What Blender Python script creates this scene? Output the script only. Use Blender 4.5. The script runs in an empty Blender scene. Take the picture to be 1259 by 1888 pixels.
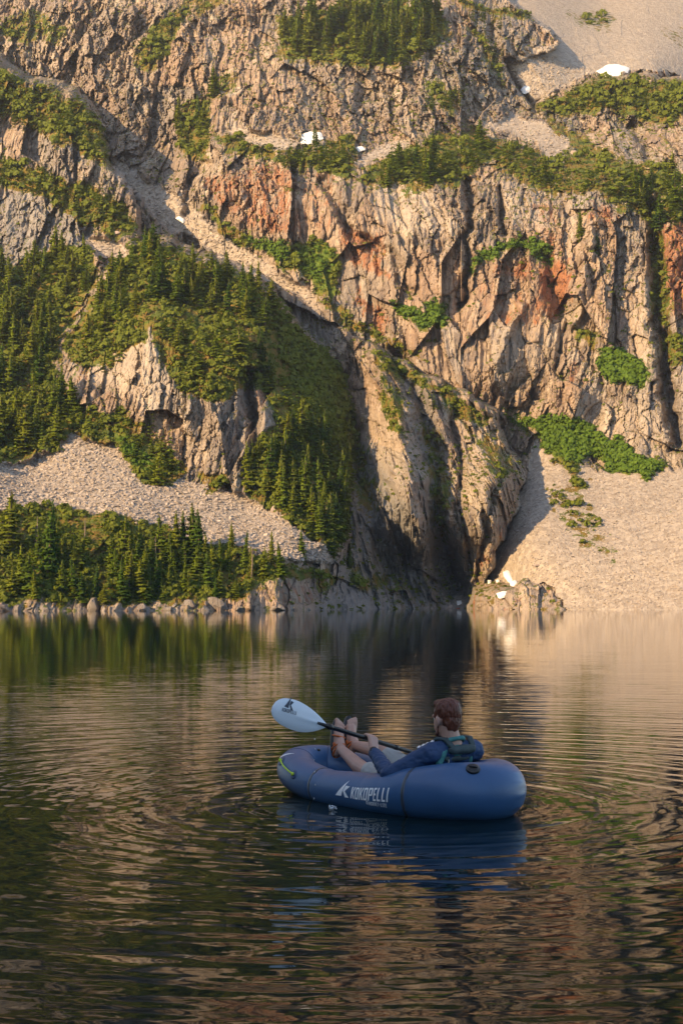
import bpy, bmesh, math, random
import numpy as np
from mathutils import Vector, Matrix

R = random.Random(11)
rng = np.random.default_rng(7)
sc = bpy.context.scene
col = sc.collection

# ------------------------------------------------------------------ camera
CAM_H = 1.35
FOC = 2622.0                       # focal length in photograph pixels
TH = math.atan(160.0 / FOC)        # upward pitch
cd = bpy.data.cameras.new("camera")
cd.sensor_fit = 'VERTICAL'
cd.sensor_height = 36.0
cd.lens = 36.0 * FOC / 1888.0
cd.clip_start = 0.1
cd.clip_end = 6000.0
cam = bpy.data.objects.new("camera", cd)
col.objects.link(cam)
cam.location = (0, 0, CAM_H)
cam.rotation_euler = (math.pi / 2 + TH, 0, 0)
sc.camera = cam

# ------------------------------------------------------------------ light
SUN_EL = math.radians(19.0)
SUN_AZ = math.radians(48.0)        # how far the sun stands to the left of straight behind the camera
sun_dir = Vector((-math.sin(SUN_AZ) * math.cos(SUN_EL), -math.cos(SUN_AZ) * math.cos(SUN_EL), math.sin(SUN_EL)))
w = bpy.data.worlds.new("World")
sc.world = w
w.use_nodes = True
wn = w.node_tree.nodes
sky = wn.new("ShaderNodeTexSky")
sky.sky_type = 'NISHITA'
sky.sun_disc = False
sky.sun_elevation = SUN_EL
sky.sun_rotation = math.atan2(sun_dir.x, sun_dir.y)
sky.altitude = 1200
sky.air_density = 1.0
sky.dust_density = 1.0
sky.ozone_density = 1.6
wn["Background"].inputs["Strength"].default_value = 0.15
w.node_tree.links.new(sky.outputs[0], wn["Background"].inputs["Color"])
sl = bpy.data.lights.new("sun", 'SUN')
sl.energy = 5.0
sl.angle = math.radians(0.5)
sl.color = (1.0, 0.67, 0.33)
so = bpy.data.objects.new("sun", sl)
col.objects.link(so)
so.location = (-60, -40, 60)
so.rotation_euler = sun_dir.to_track_quat('Z', 'Y').to_euler()

vs = sc.view_settings
vs.view_transform = 'Standard'
vs.look = 'None'
vs.gamma = 1.0
vs.exposure = 1.05
vs.use_curve_mapping = False
sc.cycles.max_bounces = 6
sc.cycles.diffuse_bounces = 3
sc.cycles.glossy_bounces = 3
sc.cycles.transmission_bounces = 2
sc.cycles.volume_bounces = 0
sc.cycles.caustics_reflective = False
sc.cycles.caustics_refractive = False
sc.cycles.use_denoising = True

# ------------------------------------------------------------------ helpers
def tag(o, label=None, cat=None, group=None, kind=None):
    if label: o["label"] = label
    if cat: o["category"] = cat
    if group: o["group"] = group
    if kind: o["kind"] = kind
    return o

def empty(name, loc=(0, 0, 0), parent=None):
    o = bpy.data.objects.new(name, None)
    col.objects.link(o)
    o.empty_display_size = 0.2
    o.location = loc
    if parent: o.parent = parent
    return o

def np_mesh(name, v, f, mat=None, smooth=True):
    """mesh from arrays: v (n,3), f (m,3) or (m,4)"""
    v = np.ascontiguousarray(v, dtype=np.float32)
    f = np.ascontiguousarray(f, dtype=np.int32)
    me = bpy.data.meshes.new(name)
    me.vertices.add(len(v))
    me.vertices.foreach_set("co", v.ravel())
    k = f.shape[1]
    me.loops.add(f.size)
    me.loops.foreach_set("vertex_index", f.ravel())
    me.polygons.add(len(f))
    me.polygons.foreach_set("loop_start", np.arange(0, f.size, k, dtype=np.int32))
    me.polygons.foreach_set("use_smooth", np.full(len(f), smooth, dtype=bool))
    me.update(calc_edges=True)
    if mat: me.materials.append(mat)
    return me

def link(name, me, parent=None):
    o = bpy.data.objects.new(name, me)
    col.objects.link(o)
    if parent: o.parent = parent
    return o

def obj(name, v, f, mat, parent=None, smooth=True):
    return link(name, np_mesh(name, v, f, mat, smooth), parent)

def color_attr(me, name, rgb):
    a = me.color_attributes.new(name, 'FLOAT_COLOR', 'POINT')
    n = len(me.vertices)
    c = np.ones((n, 4), dtype=np.float32)
    c[:, :3] = rgb
    a.data.foreach_set("color", c.ravel())

class MB:
    """collects shapes into one mesh of triangles and quads"""
    def __init__(s): s.v = []; s.f = []
    def add(s, v, f):
        b = len(s.v)
        s.v += [tuple(map(float, p)) for p in v]
        s.f += [tuple(int(i) + b for i in q) for q in f]
        return s
    def tube(s, pts, rad, n=10, cap=True, flat=None):
        pts = [Vector(p) for p in pts]
        rad = rad if hasattr(rad, '__len__') else [rad] * len(pts)
        b = len(s.v)
        up = None
        for i, p in enumerate(pts):
            t = (pts[min(i + 1, len(pts) - 1)] - pts[max(i - 1, 0)]).normalized()
            if up is None:
                up = t.orthogonal().normalized() if flat is None else Vector(flat)
            up = (up - t * up.dot(t)).normalized()
            sd = t.cross(up)
            for k in range(n):
                a = 2 * math.pi * k / n
                q = p + (up * math.cos(a) + sd * math.sin(a)) * rad[i]
                s.v.append(tuple(q))
        for i in range(len(pts) - 1):
            for k in range(n):
                s.f.append((b + i * n + k, b + i * n + (k + 1) % n, b + (i + 1) * n + (k + 1) % n, b + (i + 1) * n + k))
        if cap:
            s.f.append(tuple(b + k for k in reversed(range(n))))
            e = b + (len(pts) - 1) * n
            s.f.append(tuple(e + k for k in range(n)))
        return s
    def box(s, c, h, rot=None):
        c = Vector(c)
        b = len(s.v)
        for x in (-1, 1):
            for y in (-1, 1):
                for z in (-1, 1):
                    q = Vector((x * h[0], y * h[1], z * h[2]))
                    if rot: q = rot @ q
                    s.v.append(tuple(c + q))
        for q in ((0, 1, 3, 2), (4, 6, 7, 5), (0, 4, 5, 1), (2, 3, 7, 6), (0, 2, 6, 4), (1, 5, 7, 3)):
            s.f.append(tuple(b + i for i in q))
        return s
    def ellipsoid(s, c, r, rot=None, nu=16, nv=10):
        c = Vector(c)
        v = []
        f = []
        for j in range(1, nv):
            ph = math.pi * j / nv
            for i in range(nu):
                a = 2 * math.pi * i / nu
                q = Vector((r[0] * math.sin(ph) * math.cos(a), r[1] * math.sin(ph) * math.sin(a), r[2] * math.cos(ph)))
                if rot: q = rot @ q
                v.append(c + q)
        t = Vector((0, 0, r[2])); 
        if rot: t = rot @ t
        v += [c + t, c - t]
        n = len(v)
        for j in range(nv - 2):
            for i in range(nu):
                f.append((j * nu + i, (j + 1) * nu + i, (j + 1) * nu + (i + 1) % nu, j * nu + (i + 1) % nu))
        for i in range(nu):
            f.append((n - 2, i, (i + 1) % nu))
            f.append((n - 1, (nv - 2) * nu + (i + 1) % nu, (nv - 2) * nu + i))
        return s.add(v, f)
    def capsule(s, p0, p1, r0, r1, n=12):
        p0 = Vector(p0); p1 = Vector(p1)
        d = (p1 - p0).normalized()
        pts = []; rr = []
        for k in range(5):
            a = math.pi / 2 * k / 4
            pts.append(p0 - d * r0 * math.cos(a)); rr.append(max(r0 * math.sin(a), 1e-4))
        for k in range(5):
            a = math.pi / 2 * (1 - k / 4)
            pts.append(p1 + d * r1 * math.cos(a)); rr.append(max(r1 * math.sin(a), 1e-4))
        return s.tube(pts, rr, n)
    def chain(s, pts, rad, n=12):
        for i in range(len(pts) - 1): s.capsule(pts[i], pts[i + 1], rad[i], rad[i + 1], n)
        return s
    def mesh(s, name, mat=None, smooth=True):
        me = bpy.data.meshes.new(name)
        me.from_pydata(s.v, [], s.f)
        for p in me.polygons: p.use_smooth = smooth
        if mat: me.materials.append(mat)
        me.update()
        return me
    def build(s, name, mat, parent=None, smooth=True):
        return link(name, s.mesh(name, mat, smooth), parent)
    def fuse(s, name, mat, parent=None, voxel=0.006, smooth=6, wrinkle=None):
        """union of the collected closed shapes as one continuous skin"""
        me = s.mesh(name + "_raw")
        o = link(name + "_raw", me)
        m = o.modifiers.new("r", 'REMESH'); m.mode = 'VOXEL'; m.voxel_size = voxel
        if smooth:
            m2 = o.modifiers.new("s", 'SMOOTH'); m2.iterations = smooth; m2.factor = 0.5
        dg = bpy.context.evaluated_depsgraph_get()
        me2 = bpy.data.meshes.new_from_object(o.evaluated_get(dg))
        bpy.data.objects.remove(o); bpy.data.meshes.remove(me)
        me2.name = name
        n = len(me2.vertices)
        if wrinkle:
            co = np.empty(n * 3, np.float32); me2.vertices.foreach_get("co", co); co = co.reshape(-1, 3)
            nn = np.empty(n * 3, np.float32); me2.vertices.foreach_get("normal", nn); nn = nn.reshape(-1, 3)
            co = co + nn * wrinkle(co.astype(np.float64))[:, None]
            me2.vertices.foreach_set("co", co.astype(np.float32).ravel())
        me2.polygons.foreach_set("use_smooth", np.ones(len(me2.polygons), dtype=bool))
        me2.materials.clear()
        if mat: me2.materials.append(mat)
        me2.update()
        return link(name, me2, parent)

# ---- noise on arrays
def _h(ix, iy, iz, s):
    h = (ix.astype(np.uint32) * np.uint32(374761393) + iy.astype(np.uint32) * np.uint32(668265263)
         + iz.astype(np.uint32) * np.uint32(2147483647) + np.uint32(s * 1274126177 & 0xffffffff))
    h = (h ^ (h >> np.uint32(13))) * np.uint32(1274126177)
    h = (h ^ (h >> np.uint32(15))) * np.uint32(2246822519)
    h = h ^ (h >> np.uint32(16))
    return (h & np.uint32(0xffffff)).astype(np.float32) / np.float32(0xffffff)

def vnoise(x, y, z, s=0):
    x = np.asarray(x, np.float64); y = np.asarray(y, np.float64); z = np.asarray(z, np.float64)
    xi = np.floor(x); yi = np.floor(y); zi = np.floor(z)
    fx = (x - xi).astype(np.float32); fy = (y - yi).astype(np.float32); fz = (z - zi).astype(np.float32)
    xi = xi.astype(np.int64); yi = yi.astype(np.int64); zi = zi.astype(np.int64)
    q = lambda t: t * t * t * (t * (t * 6 - 15) + 10)
    fx = q(fx); fy = q(fy); fz = q(fz)
    def L(a, b, t): return a + (b - a) * t
    c = [[[_h(xi + i, yi + j, zi + k, s) for k in (0, 1)] for j in (0, 1)] for i in (0, 1)]
    return L(L(L(c[0][0][0], c[1][0][0], fx), L(c[0][1][0], c[1][1][0], fx), fy),
             L(L(c[0][0][1], c[1][0][1], fx), L(c[0][1][1], c[1][1][1], fx), fy), fz)

def fbm(x, y, z, o=4, s=0, g=0.5):
    a = 1.0; t = 0; r = 0; m = 1.0
    for i in range(o):
        r = r + a * vnoise(x * m, y * m, z * m, s + i * 17); t += a
        a *= g; m *= 2.03
    return r / t

def facets(x, z, s=0):
    """a tilted plane for every cell of a jittered cell pattern: blocky broken rock"""
    xi = np.floor(x).astype(np.int64); zi = np.floor(z).astype(np.int64)
    best = np.full(x.shape, 9.0); bx = np.zeros_like(x); bz = np.zeros_like(x)
    ci = np.zeros_like(xi); cj = np.zeros_like(zi); sec = np.full(x.shape, 9.0)
    o = np.zeros_like(xi)
    for i in (-1, 0, 1):
        for j in (-1, 0, 1):
            a = xi + i; b = zi + j
            dx = x - (a + _h(a, b, o, s)); dz = z - (b + _h(a, b, o + 1, s))
            d = dx * dx + dz * dz
            sec = np.where(d < best, best, np.minimum(sec, d))
            m = d < best
            best = np.where(m, d, best); bx = np.where(m, dx, bx); bz = np.where(m, dz, bz)
            ci = np.where(m, a, ci); cj = np.where(m, b, cj)
    h = _h(ci, cj, o + 2, s) - 0.5; tx = _h(ci, cj, o + 3, s) - 0.5; tz = _h(ci, cj, o + 4, s) - 0.5
    edge = np.sqrt(sec) - np.sqrt(best)
    return h + 1.6 * tx * bx + 1.3 * tz * bz, edge, _h(ci, cj, o + 5, s)

def poly_sd(px, py, P):
    """signed distance (negative inside) of points to a polygon"""
    P = np.array(P, float)
    d = np.full(px.shape, 1e9); ins = np.zeros(px.shape, bool)
    for k in range(len(P)):
        a = P[k]; b = P[(k + 1) % len(P)]
        ex, ey = b - a
        wx = px - a[0]; wy = py - a[1]
        t = np.clip((wx * ex + wy * ey) / (ex * ex + ey * ey + 1e-9), 0, 1)
        d = np.minimum(d, (wx - ex * t) ** 2 + (wy - ey * t) ** 2)
        c = ((a[1] > py) != (b[1] > py)) & (px < (b[0] - a[0]) * (py - a[1]) / (b[1] - a[1] + 1e-12) + a[0])
        ins ^= c
    d = np.sqrt(d)
    return np.where(ins, -d, d)

def line_d(px, py, L):
    L = np.array(L, float); d = np.full(px.shape, 1e9)
    for k in range(len(L) - 1):
        a = L[k]; e = L[k + 1] - a
        wx = px - a[0]; wy = py - a[1]
        t = np.clip((wx * e[0] + wy * e[1]) / (e @ e), 0, 1)
        d = np.minimum(d, np.hypot(wx - e[0] * t, wy - e[1] * t))
    return d

def ray(px, py):
    """direction from the camera through a point of the photograph, scaled to y = 1"""
    u = (np.asarray(px, float) - 629.5) / FOC; v = (944.0 - np.asarray(py, float)) / FOC
    y = math.cos(TH) - v * math.sin(TH)
    return u / y, (math.sin(TH) + v * math.cos(TH)) / y

def project(p):
    p = np.asarray(p, float)
    x = p[..., 0]; y = p[..., 1]; z = p[..., 2] - CAM_H
    f = y * math.cos(TH) + z * math.sin(TH); u = -y * math.sin(TH) + z * math.cos(TH)
    return 629.5 + FOC * x / f, 944 - FOC * u / f

# ---- node materials
class NT:
    def __init__(s, name):
        s.m = bpy.data.materials.new(name); s.m.use_nodes = True
        s.t = s.m.node_tree; s.n = s.t.nodes; s.b = s.n["Principled BSDF"]; s.out = s.n["Material Output"]
    def link(s, a, b): s.t.links.new(a, b)
    def val(s, sock, v):
        if isinstance(v, (int, float)): sock.default_value = v
        elif isinstance(v, (tuple, list)):
            sock.default_value = tuple(v) + ((1.0,) if len(v) == 3 and len(sock.default_value) == 4 else ())
        else: s.link(v, sock)
    def math(s, op, a, b=0.0, c=None, clamp=False):
        n = s.n.new("ShaderNodeMath"); n.operation = op; n.use_clamp = clamp
        s.val(n.inputs[0], a); s.val(n.inputs[1], b)
        if c is not None: s.val(n.inputs[2], c)
        return n.outputs[0]
    def vm(s, op, a, b=None, sc=None):
        n = s.n.new("ShaderNodeVectorMath"); n.operation = op
        s.val(n.inputs[0], a)
        if b is not None: s.val(n.inputs[1], b)
        if sc is not None: s.val(n.inputs["Scale"], sc)
        return n.outputs["Value"] if op in ('LENGTH', 'DOT_PRODUCT') else n.outputs[0]
    def coord(s, kind="Object", scale=None):
        c = s.n.new("ShaderNodeTexCoord").outputs[kind]
        return s.vm('MULTIPLY', c, scale) if scale else c
    def pos(s): return s.n.new("ShaderNodeNewGeometry").outputs["Position"]
    def noise(s, vec, scale=1.0, detail=4.0, rough=0.5, dist=0.0, out="Fac"):
        n = s.n.new("ShaderNodeTexNoise")
        s.val(n.inputs["Vector"], vec); s.val(n.inputs["Scale"], scale)
        n.inputs["Detail"].default_value = detail; n.inputs["Roughness"].default_value = rough
        n.inputs["Distortion"].default_value = dist
        return n.outputs[out]
    def voro(s, vec, scale=1.0, feat='F1', out="Distance"):
        n = s.n.new("ShaderNodeTexVoronoi"); n.feature = feat
        s.val(n.inputs["Vector"], vec); s.val(n.inputs["Scale"], scale)
        return n.outputs[out]
    def mix(s, f, a, b):
        n = s.n.new("ShaderNodeMix"); n.data_type = 'RGBA'
        s.val(n.inputs["Factor"], f); s.val(n.inputs["A"] if False else n.inputs[6], a); s.val(n.inputs[7], b)
        return n.outputs[2]
    def ramp(s, f, stops):
        n = s.n.new("ShaderNodeValToRGB"); s.val(n.inputs[0], f)
        e = n.color_ramp.elements
        for i, (p, c) in enumerate(stops):
            q = e[i] if i < len(e) else e.new(p)
            q.position = p; q.color = tuple(c) + (1.0,)
        return n.outputs[0]
    def step(s, f, a, b):
        n = s.n.new("ShaderNodeMapRange"); n.interpolation_type = 'SMOOTHSTEP'
        s.val(n.inputs[0], f); n.inputs[1].default_value = a; n.inputs[2].default_value = b
        return n.outputs[0]
    def sep(s, c):
        n = s.n.new("ShaderNodeSeparateColor"); s.val(n.inputs[0], c)
        return n.outputs
    def attr(s, name):
        n = s.n.new("ShaderNodeAttribute"); n.attribute_name = name
        return n.outputs["Color"]
    def bump(s, h, strength=0.5, dist=0.1, normal=None):
        n = s.n.new("ShaderNodeBump"); n.inputs["Strength"].default_value = strength
        n.inputs["Distance"].default_value = dist; s.val(n.inputs["Height"], h)
        if normal is not None: s.link(normal, n.inputs["Normal"])
        return n.outputs[0]
    def set(s, **k):
        for a, v in k.items(): s.val(s.b.inputs[a.replace("_", " ")], v)
        return s

def simple(name, rgb, rough=0.6, var=0.15, scale=30.0, bump=0.0, bscale=80.0, **kw):
    t = NT(name)
    c = t.coord()
    n = t.noise(c, scale, 4)
    t.set(Base_Color=t.mix(n, tuple(x * (1 - var) for x in rgb), tuple(min(1, x * (1 + var)) for x in rgb)), Roughness=rough)
    for a, v in kw.items(): t.val(t.b.inputs[a.replace("_", " ")], v)
    if bump: t.link(t.bump(t.noise(c, bscale, 3), bump, 0.01), t.b.inputs["Normal"])
    return t.m
# ------------------------------------------------------------------ materials of the setting
def rock_material():
    t = NT("rock")
    p = t.pos()
    g, ru, scr = t.sep(t.attr("mask_a"))[:3]
    pale, shade_grey, fresh = t.sep(t.attr("mask_b"))[:3]
    big = t.noise(t.vm('MULTIPLY', p, (.09, .09, .05)), 1, 5, .6)
    mid = t.noise(t.vm('MULTIPLY', p, (.55, .55, .16)), 1, 7, .62, .4)
    fine = t.noise(t.vm('MULTIPLY', p, (2.6, 2.6, 1.0)), 1, 6, .65)
    streak = t.noise(t.vm('MULTIPLY', p, (1.1, 1.1, .09)), 1, 5, .6)
    base = t.ramp(mid, [(.30, (.115, .092, .078)), (.44, (.25, .195, .145)), (.55, (.34, .27, .20)), (.70, (.52, .435, .325))])
    pink = t.mix(t.step(big, .4, .62), base, t.mix(.4, base, (.31, .21, .15)))
    tn, ck, bk = t.sep(t.attr('mask_c'))[:3]
    pink = t.mix(t.math('MULTIPLY', t.step(tn, .5, .85), .55), pink, (.50, .43, .345))
    pink = t.mix(t.math('MULTIPLY', t.step(tn, .48, .2), .6), pink, (.17, .145, .135))
    pink = t.mix(t.math('MULTIPLY', t.step(bk, .66, .9), .35), pink, (.36, .22, .13))
    pink = t.mix(t.math('MULTIPLY', t.step(bk, .34, .1), .4), pink, (.27, .265, .255))
    c = t.mix(t.math('MULTIPLY', t.step(streak, .5, .66), .7), pink, (.15, .12, .105))
    c = t.mix(t.math('MULTIPLY', t.step(streak, .52, .36), .22), c, (.5, .42, .33))
    c = t.mix(t.math('MULTIPLY', pale, .65), c, t.mix(fine, (.40, .335, .265), (.55, .47, .375)))
    c = t.mix(t.math('MULTIPLY', shade_grey, .8), c, t.mix(mid, (.12, .125, .13), (.31, .30, .285)))  # painted shade: turns the rock darker grey where it lies in shadow
    rf = t.step(t.math('ADD', ru, t.math('MULTIPLY', t.math('SUBTRACT', t.math('ADD', t.math('MULTIPLY', streak, .55), t.math('MULTIPLY', mid, .45)), .50), 3.6)), .3, .95)
    c = t.mix(t.math('MULTIPLY', rf, .82), c, t.ramp(fine, [(.3, (.12, .05, .028)), (.5, (.33, .125, .05)), (.7, (.46, .205, .085))]))
    c = t.mix(t.math('MULTIPLY', t.step(fine, .48, .30), .75), c, (.09, .075, .07))
    c = t.mix(t.math('MULTIPLY', ck, .22), c, (.075, .06, .05))
    # scree: every stone its own grey
    vc = t.sep(t.voro(p, 1.9, 'F1', "Color"))
    stone = t.mix(vc[0], (.29, .245, .20), (.46, .395, .325))
    stone = t.mix(t.math('MULTIPLY', t.step(mid, .5, .7), .5), stone, (.36, .285, .21))
    sf = t.step(t.math('ADD', scr, t.math('MULTIPLY', t.math('SUBTRACT', mid, .5), .7)), .38, .62)
    c = t.mix(sf, c, stone)
    # moss, heather and grass on the ground
    gn = t.noise(t.vm('MULTIPLY', p, (.8, .8, .5)), 1, 6, .6)
    geo = t.n.new("ShaderNodeNewGeometry")
    nz = t.n.new("ShaderNodeSeparateXYZ"); t.link(geo.outputs["Normal"], nz.inputs[0])
    ledge = t.math('MULTIPLY', t.step(nz.outputs[2], .42, .8), t.math('SUBTRACT', .42, t.math('MULTIPLY', scr, .9)), clamp=True)
    gf = t.step(t.math('ADD', t.math('ADD', g, ledge), t.math('MULTIPLY', t.math('SUBTRACT', gn, .5), 2.3)), .42, .60)
    gcol = t.ramp(t.noise(p, .45, 5, .6), [(.3, (.045, .072, .014)), (.45, (.11, .135, .020)), (.58, (.19, .12, .028)), (.72, (.10, .14, .018))])
    gcol = t.mix(fresh, gcol, (.12, .20, .026))
    c = t.mix(gf, c, gcol)
    h1 = t.voro(t.vm('ADD', t.vm('MULTIPLY', p, (1.2, 1.2, .4)), t.vm('SCALE', t.noise(p, .8, 3, .6, 0, 'Color'), sc=1.2)), 1.6, 'DISTANCE_TO_EDGE')
    h = t.math('ADD', t.math('MULTIPLY', fine, .9), t.math('MULTIPLY', t.math('MINIMUM', h1, .12), 1.0))
    h = t.math('ADD', h, t.math('MULTIPLY', mid, .5))
    t.set(Base_Color=c, Roughness=.9, Normal=t.bump(h, .9, .35))
    t.b.inputs["Specular IOR Level"].default_value = .25
    return t.m

def stone_material(name, a, b):
    t = NT(name)
    p = t.pos()
    rnd = t.n.new("ShaderNodeNewGeometry").outputs["Random Per Island"]
    n = t.noise(p, 3.0, 6, .65)
    c = t.mix(t.math('ADD', t.math('MULTIPLY', rnd, .65), t.math('MULTIPLY', n, .4)), a, b)
    t.set(Base_Color=c, Roughness=.9, Normal=t.bump(t.noise(p, 6.0, 5, .6), .6, .12))
    t.b.inputs["Specular IOR Level"].default_value = .25
    return t.m

def leaf_material(name, dark, light, tint, trans=.25):
    t = NT(name)
    oi = t.n.new("ShaderNodeObjectInfo").outputs["Random"]
    isl = t.n.new("ShaderNodeNewGeometry").outputs["Random Per Island"]
    p = t.pos()
    n = t.noise(p, .9, 4, .6)
    f = t.math('ADD', t.math('MULTIPLY', isl, .45), t.math('MULTIPLY', n, .6))
    c = t.mix(f, dark, light)
    c = t.mix(t.math('MULTIPLY', oi, .7), c, tint)
    c = t.mix(t.math('MULTIPLY', t.step(oi, .35, 0.), .6), c, dark)
    t.set(Base_Color=c, Roughness=.75)
    t.b.inputs["Specular IOR Level"].default_value = .15
    tr = t.n.new("ShaderNodeBsdfTranslucent"); t.link(c, tr.inputs[0])
    mx = t.n.new("ShaderNodeMixShader"); mx.inputs[0].default_value = trans
    t.link(t.b.outputs[0], mx.inputs[1]); t.link(tr.outputs[0], mx.inputs[2]); t.link(mx.outputs[0], t.out.inputs[0])
    return t.m

M_rock = rock_material()
M_stone = stone_material("scree_stone", (.20, .17, .15), (.50, .43, .365))
M_shore = stone_material("shore_stone", (.15, .12, .105), (.44, .345, .285))
M_needle = leaf_material("conifer_needles", (.036, .082, .010), (.155, .245, .015), (.23, .235, .018), .25)
M_shrub = leaf_material("shrub_leaves", (.032, .066, .010), (.125, .185, .015), (.15, .16, .018), .22)
M_alder = leaf_material("alder_leaves", (.055, .115, .015), (.145, .225, .024), (.12, .2, .02), .3)
M_bark = simple("bark", (.11, .085, .065), .9, .3, 12)
M_snow = simple("old_snow", (.80, .80, .80), .6, .06, 3, .4, 4)

def water_material():
    t = NT("lake_water")
    p = t.pos()
    sp = t.n.new("ShaderNodeSeparateXYZ"); t.link(p, sp.inputs[0])
    warp = t.noise(p, .28, 3, .5)
    warp2 = t.noise(p, 1.1, 2, .5)
    tot = None
    def add(v):
        nonlocal tot
        tot = v if tot is None else t.vm('ADD', tot, v)
    # rings running out from the raft and from the dripping paddle
    for (cx, cy, waves, fall) in ((.40, 9.55, ((.52, .015, 0.), (.31, .020, 1.3), (.18, .022, 2.1), (.115, .016, .4)), 9.0),
                                  (-.45, 9.1, ((.26, .014, .5), (.13, .014, 1.9)), 4.0),
                                  (2.9, 8.2, ((.34, .012, 2.5), (.16, .010, .2)), 3.5),
                                  (-2.6, 8.4, ((.32, .012, .9), (.17, .012, 1.0)), 3.5)):
        dv = t.vm('MULTIPLY', t.vm('SUBTRACT', p, (cx, cy, 0)), (1, 1, 0))
        r = t.vm('LENGTH', dv)
        dn = t.vm('NORMALIZE', dv)
        env = t.math('ADD', t.math('EXPONENT', t.math('MULTIPLY', r, -1.0 / fall)), .06)
        sc_ = None
        for lam, a, ph in waves:
            arg = t.math('ADD', t.math('MULTIPLY', r, 2 * math.pi / lam), t.math('ADD', t.math('MULTIPLY', warp, 11.0 * min(1, .5 / lam)), t.math('MULTIPLY_ADD', warp2, 2.6, ph)))
            sw = t.math('MULTIPLY', t.math('SINE', arg), a)
            sc_ = sw if sc_ is None else t.math('ADD', sc_, sw)
        add(t.vm('SCALE', dn, sc=t.math('MULTIPLY', sc_, env)))
    # light wind ripples, fading to a calmer sheet far out
    near = t.step(sp.outputs[1], 60., 10.)
    for scl, amp, k in (((.8, 2.2, 0), .028, 3), ((2.2, 9.0, 0), .052, 3), ((9, 28, 0), .034, 2)):
        c = t.noise(t.vm('MULTIPLY', p, scl), 1, k, .5, 0, "Color")
        c = t.vm('MULTIPLY', t.vm('SUBTRACT', c, (.5, .5, .5)), (1, 1, 0))
        add(t.vm('SCALE', c, sc=t.math('MULTIPLY_ADD', near, amp * .72, amp * .28)))
    nrm = t.vm('NORMALIZE', t.vm('SUBTRACT', (0, 0, 1), tot))
    deep = t.mix(t.noise(p, .5, 4, .6), (.0025, .006, .006), (.007, .016, .014))
    t.set(Base_Color=deep, Roughness=.025, IOR=1.27, Normal=nrm)
    t.b.inputs["Specular IOR Level"].default_value = .42
    return t.m
M_water = water_material()

# ------------------------------------------------------------------ water
def water():
    xs = np.concatenate([np.arange(-900, -60, 60.), np.arange(-60, 61, 4.), np.arange(120, 901, 60.)])
    ys = np.concatenate([np.arange(-300, -20, 40.), np.arange(-20, 61, 4.), np.arange(80, 701, 40.)])
    X, Y = np.meshgrid(xs, ys)
    nx = len(xs); ny = len(ys)
    v = np.stack([X.ravel(), Y.ravel(), np.zeros(X.size)], 1)
    i = np.arange((nx - 1) * (ny - 1)); a = (i // (nx - 1)) * nx + i % (nx - 1)
    tag(obj("lake_water", v, np.stack([a, a + 1, a + nx + 1, a + nx], 1), M_water), "dark rippled mountain lake water reflecting the cliffs", kind="structure")
water()

# ------------------------------------------------------------------ the mountain: a relief in world metres
# every row: position seen from the lake, and distance out from the camera in metres
BACK = [(880,1124,192),(940,1124,186),(1000,1124,180),(1100,1124,175),(1259,1124,170),(1600,1124,160),(2100,1124,150),(970,960,194),(1000,900,202),(950,1020,190),(1150,960,190),(1300,960,184),(985,815,215),(935,860,216),(960,750,219),
 (1100,860,206),(1259,865,201),(1600,900,190),(900,700,217),(1050,720,212),(1200,800,206),(1259,700,209),(1000,600,217),(1150,600,215),(860,600,222),
 (1000,480,222),(1150,480,220),(1259,480,217),(800,480,225),(700,500,229),(750,400,231),(900,400,228),(1100,370,226),(1259,330,230),(650,330,240),
 (800,310,240),(950,300,243),(1100,310,240),(1600,400,215),(1600,700,195),(2100,500,200),(700,270,255),(850,250,258),(1000,230,266),(1040,290,250),
 (1100,260,262),(1200,250,256),(1100,150,276),(1259,140,272),(1000,180,280),(700,180,272),(600,150,278),(860,140,274),(960,200,278),(600,60,290),
 (740,60,288),(880,70,292),(980,50,300),(860,0,300),(450,160,276),(400,180,278),(480,250,258),(500,280,250),(540,440,236),(450,400,241),(380,330,250),
 (360,380,250),(620,480,234),(330,400,254),(250,330,266),(200,290,276),(430,460,245),(540,540,237),(600,580,231),(300,600,246),(100,700,250),
 (500,800,228),(700,800,222),(600,1000,208),(800,1120,216),(850,1090,212),(850,950,216),(300,1100,215),(300,280,277),(250,200,290),(120,170,302),(100,60,316),(300,60,304),(0,60,322),(450,60,298),
 (-300,60,330),(-300,300,305),(0,300,305),(0,-300,410),(600,-300,372),(0,-900,560),(600,-900,520),(-900,-300,420),(-900,300,310),(-900,1100,180),(2100,100,240)]
BOWL = [(1000,150,290),(1200,120,304),(1100,60,330),(950,60,304),(1259,30,362),(1100,0,372),(900,0,345),(1200,-100,430),(800,-300,560),(1259,-400,620),(400,100,430),
 (0,-300,600),(1100,300,300),(2100,0,420),(2100,-800,800),(0,-900,900),(1200,-900,900),(0,600,400),(1200,900,300)]
LEFTUP = [(-300,120,275),(0,130,268),(60,160,264),(150,190,258),(190,280,250),(230,380,243),(250,430,240),(100,300,252),(0,300,256),(0,400,246),
 (120,380,247),(60,480,238),(180,460,236),(-300,500,230),(-300,300,260),(-900,300,270)]
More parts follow.
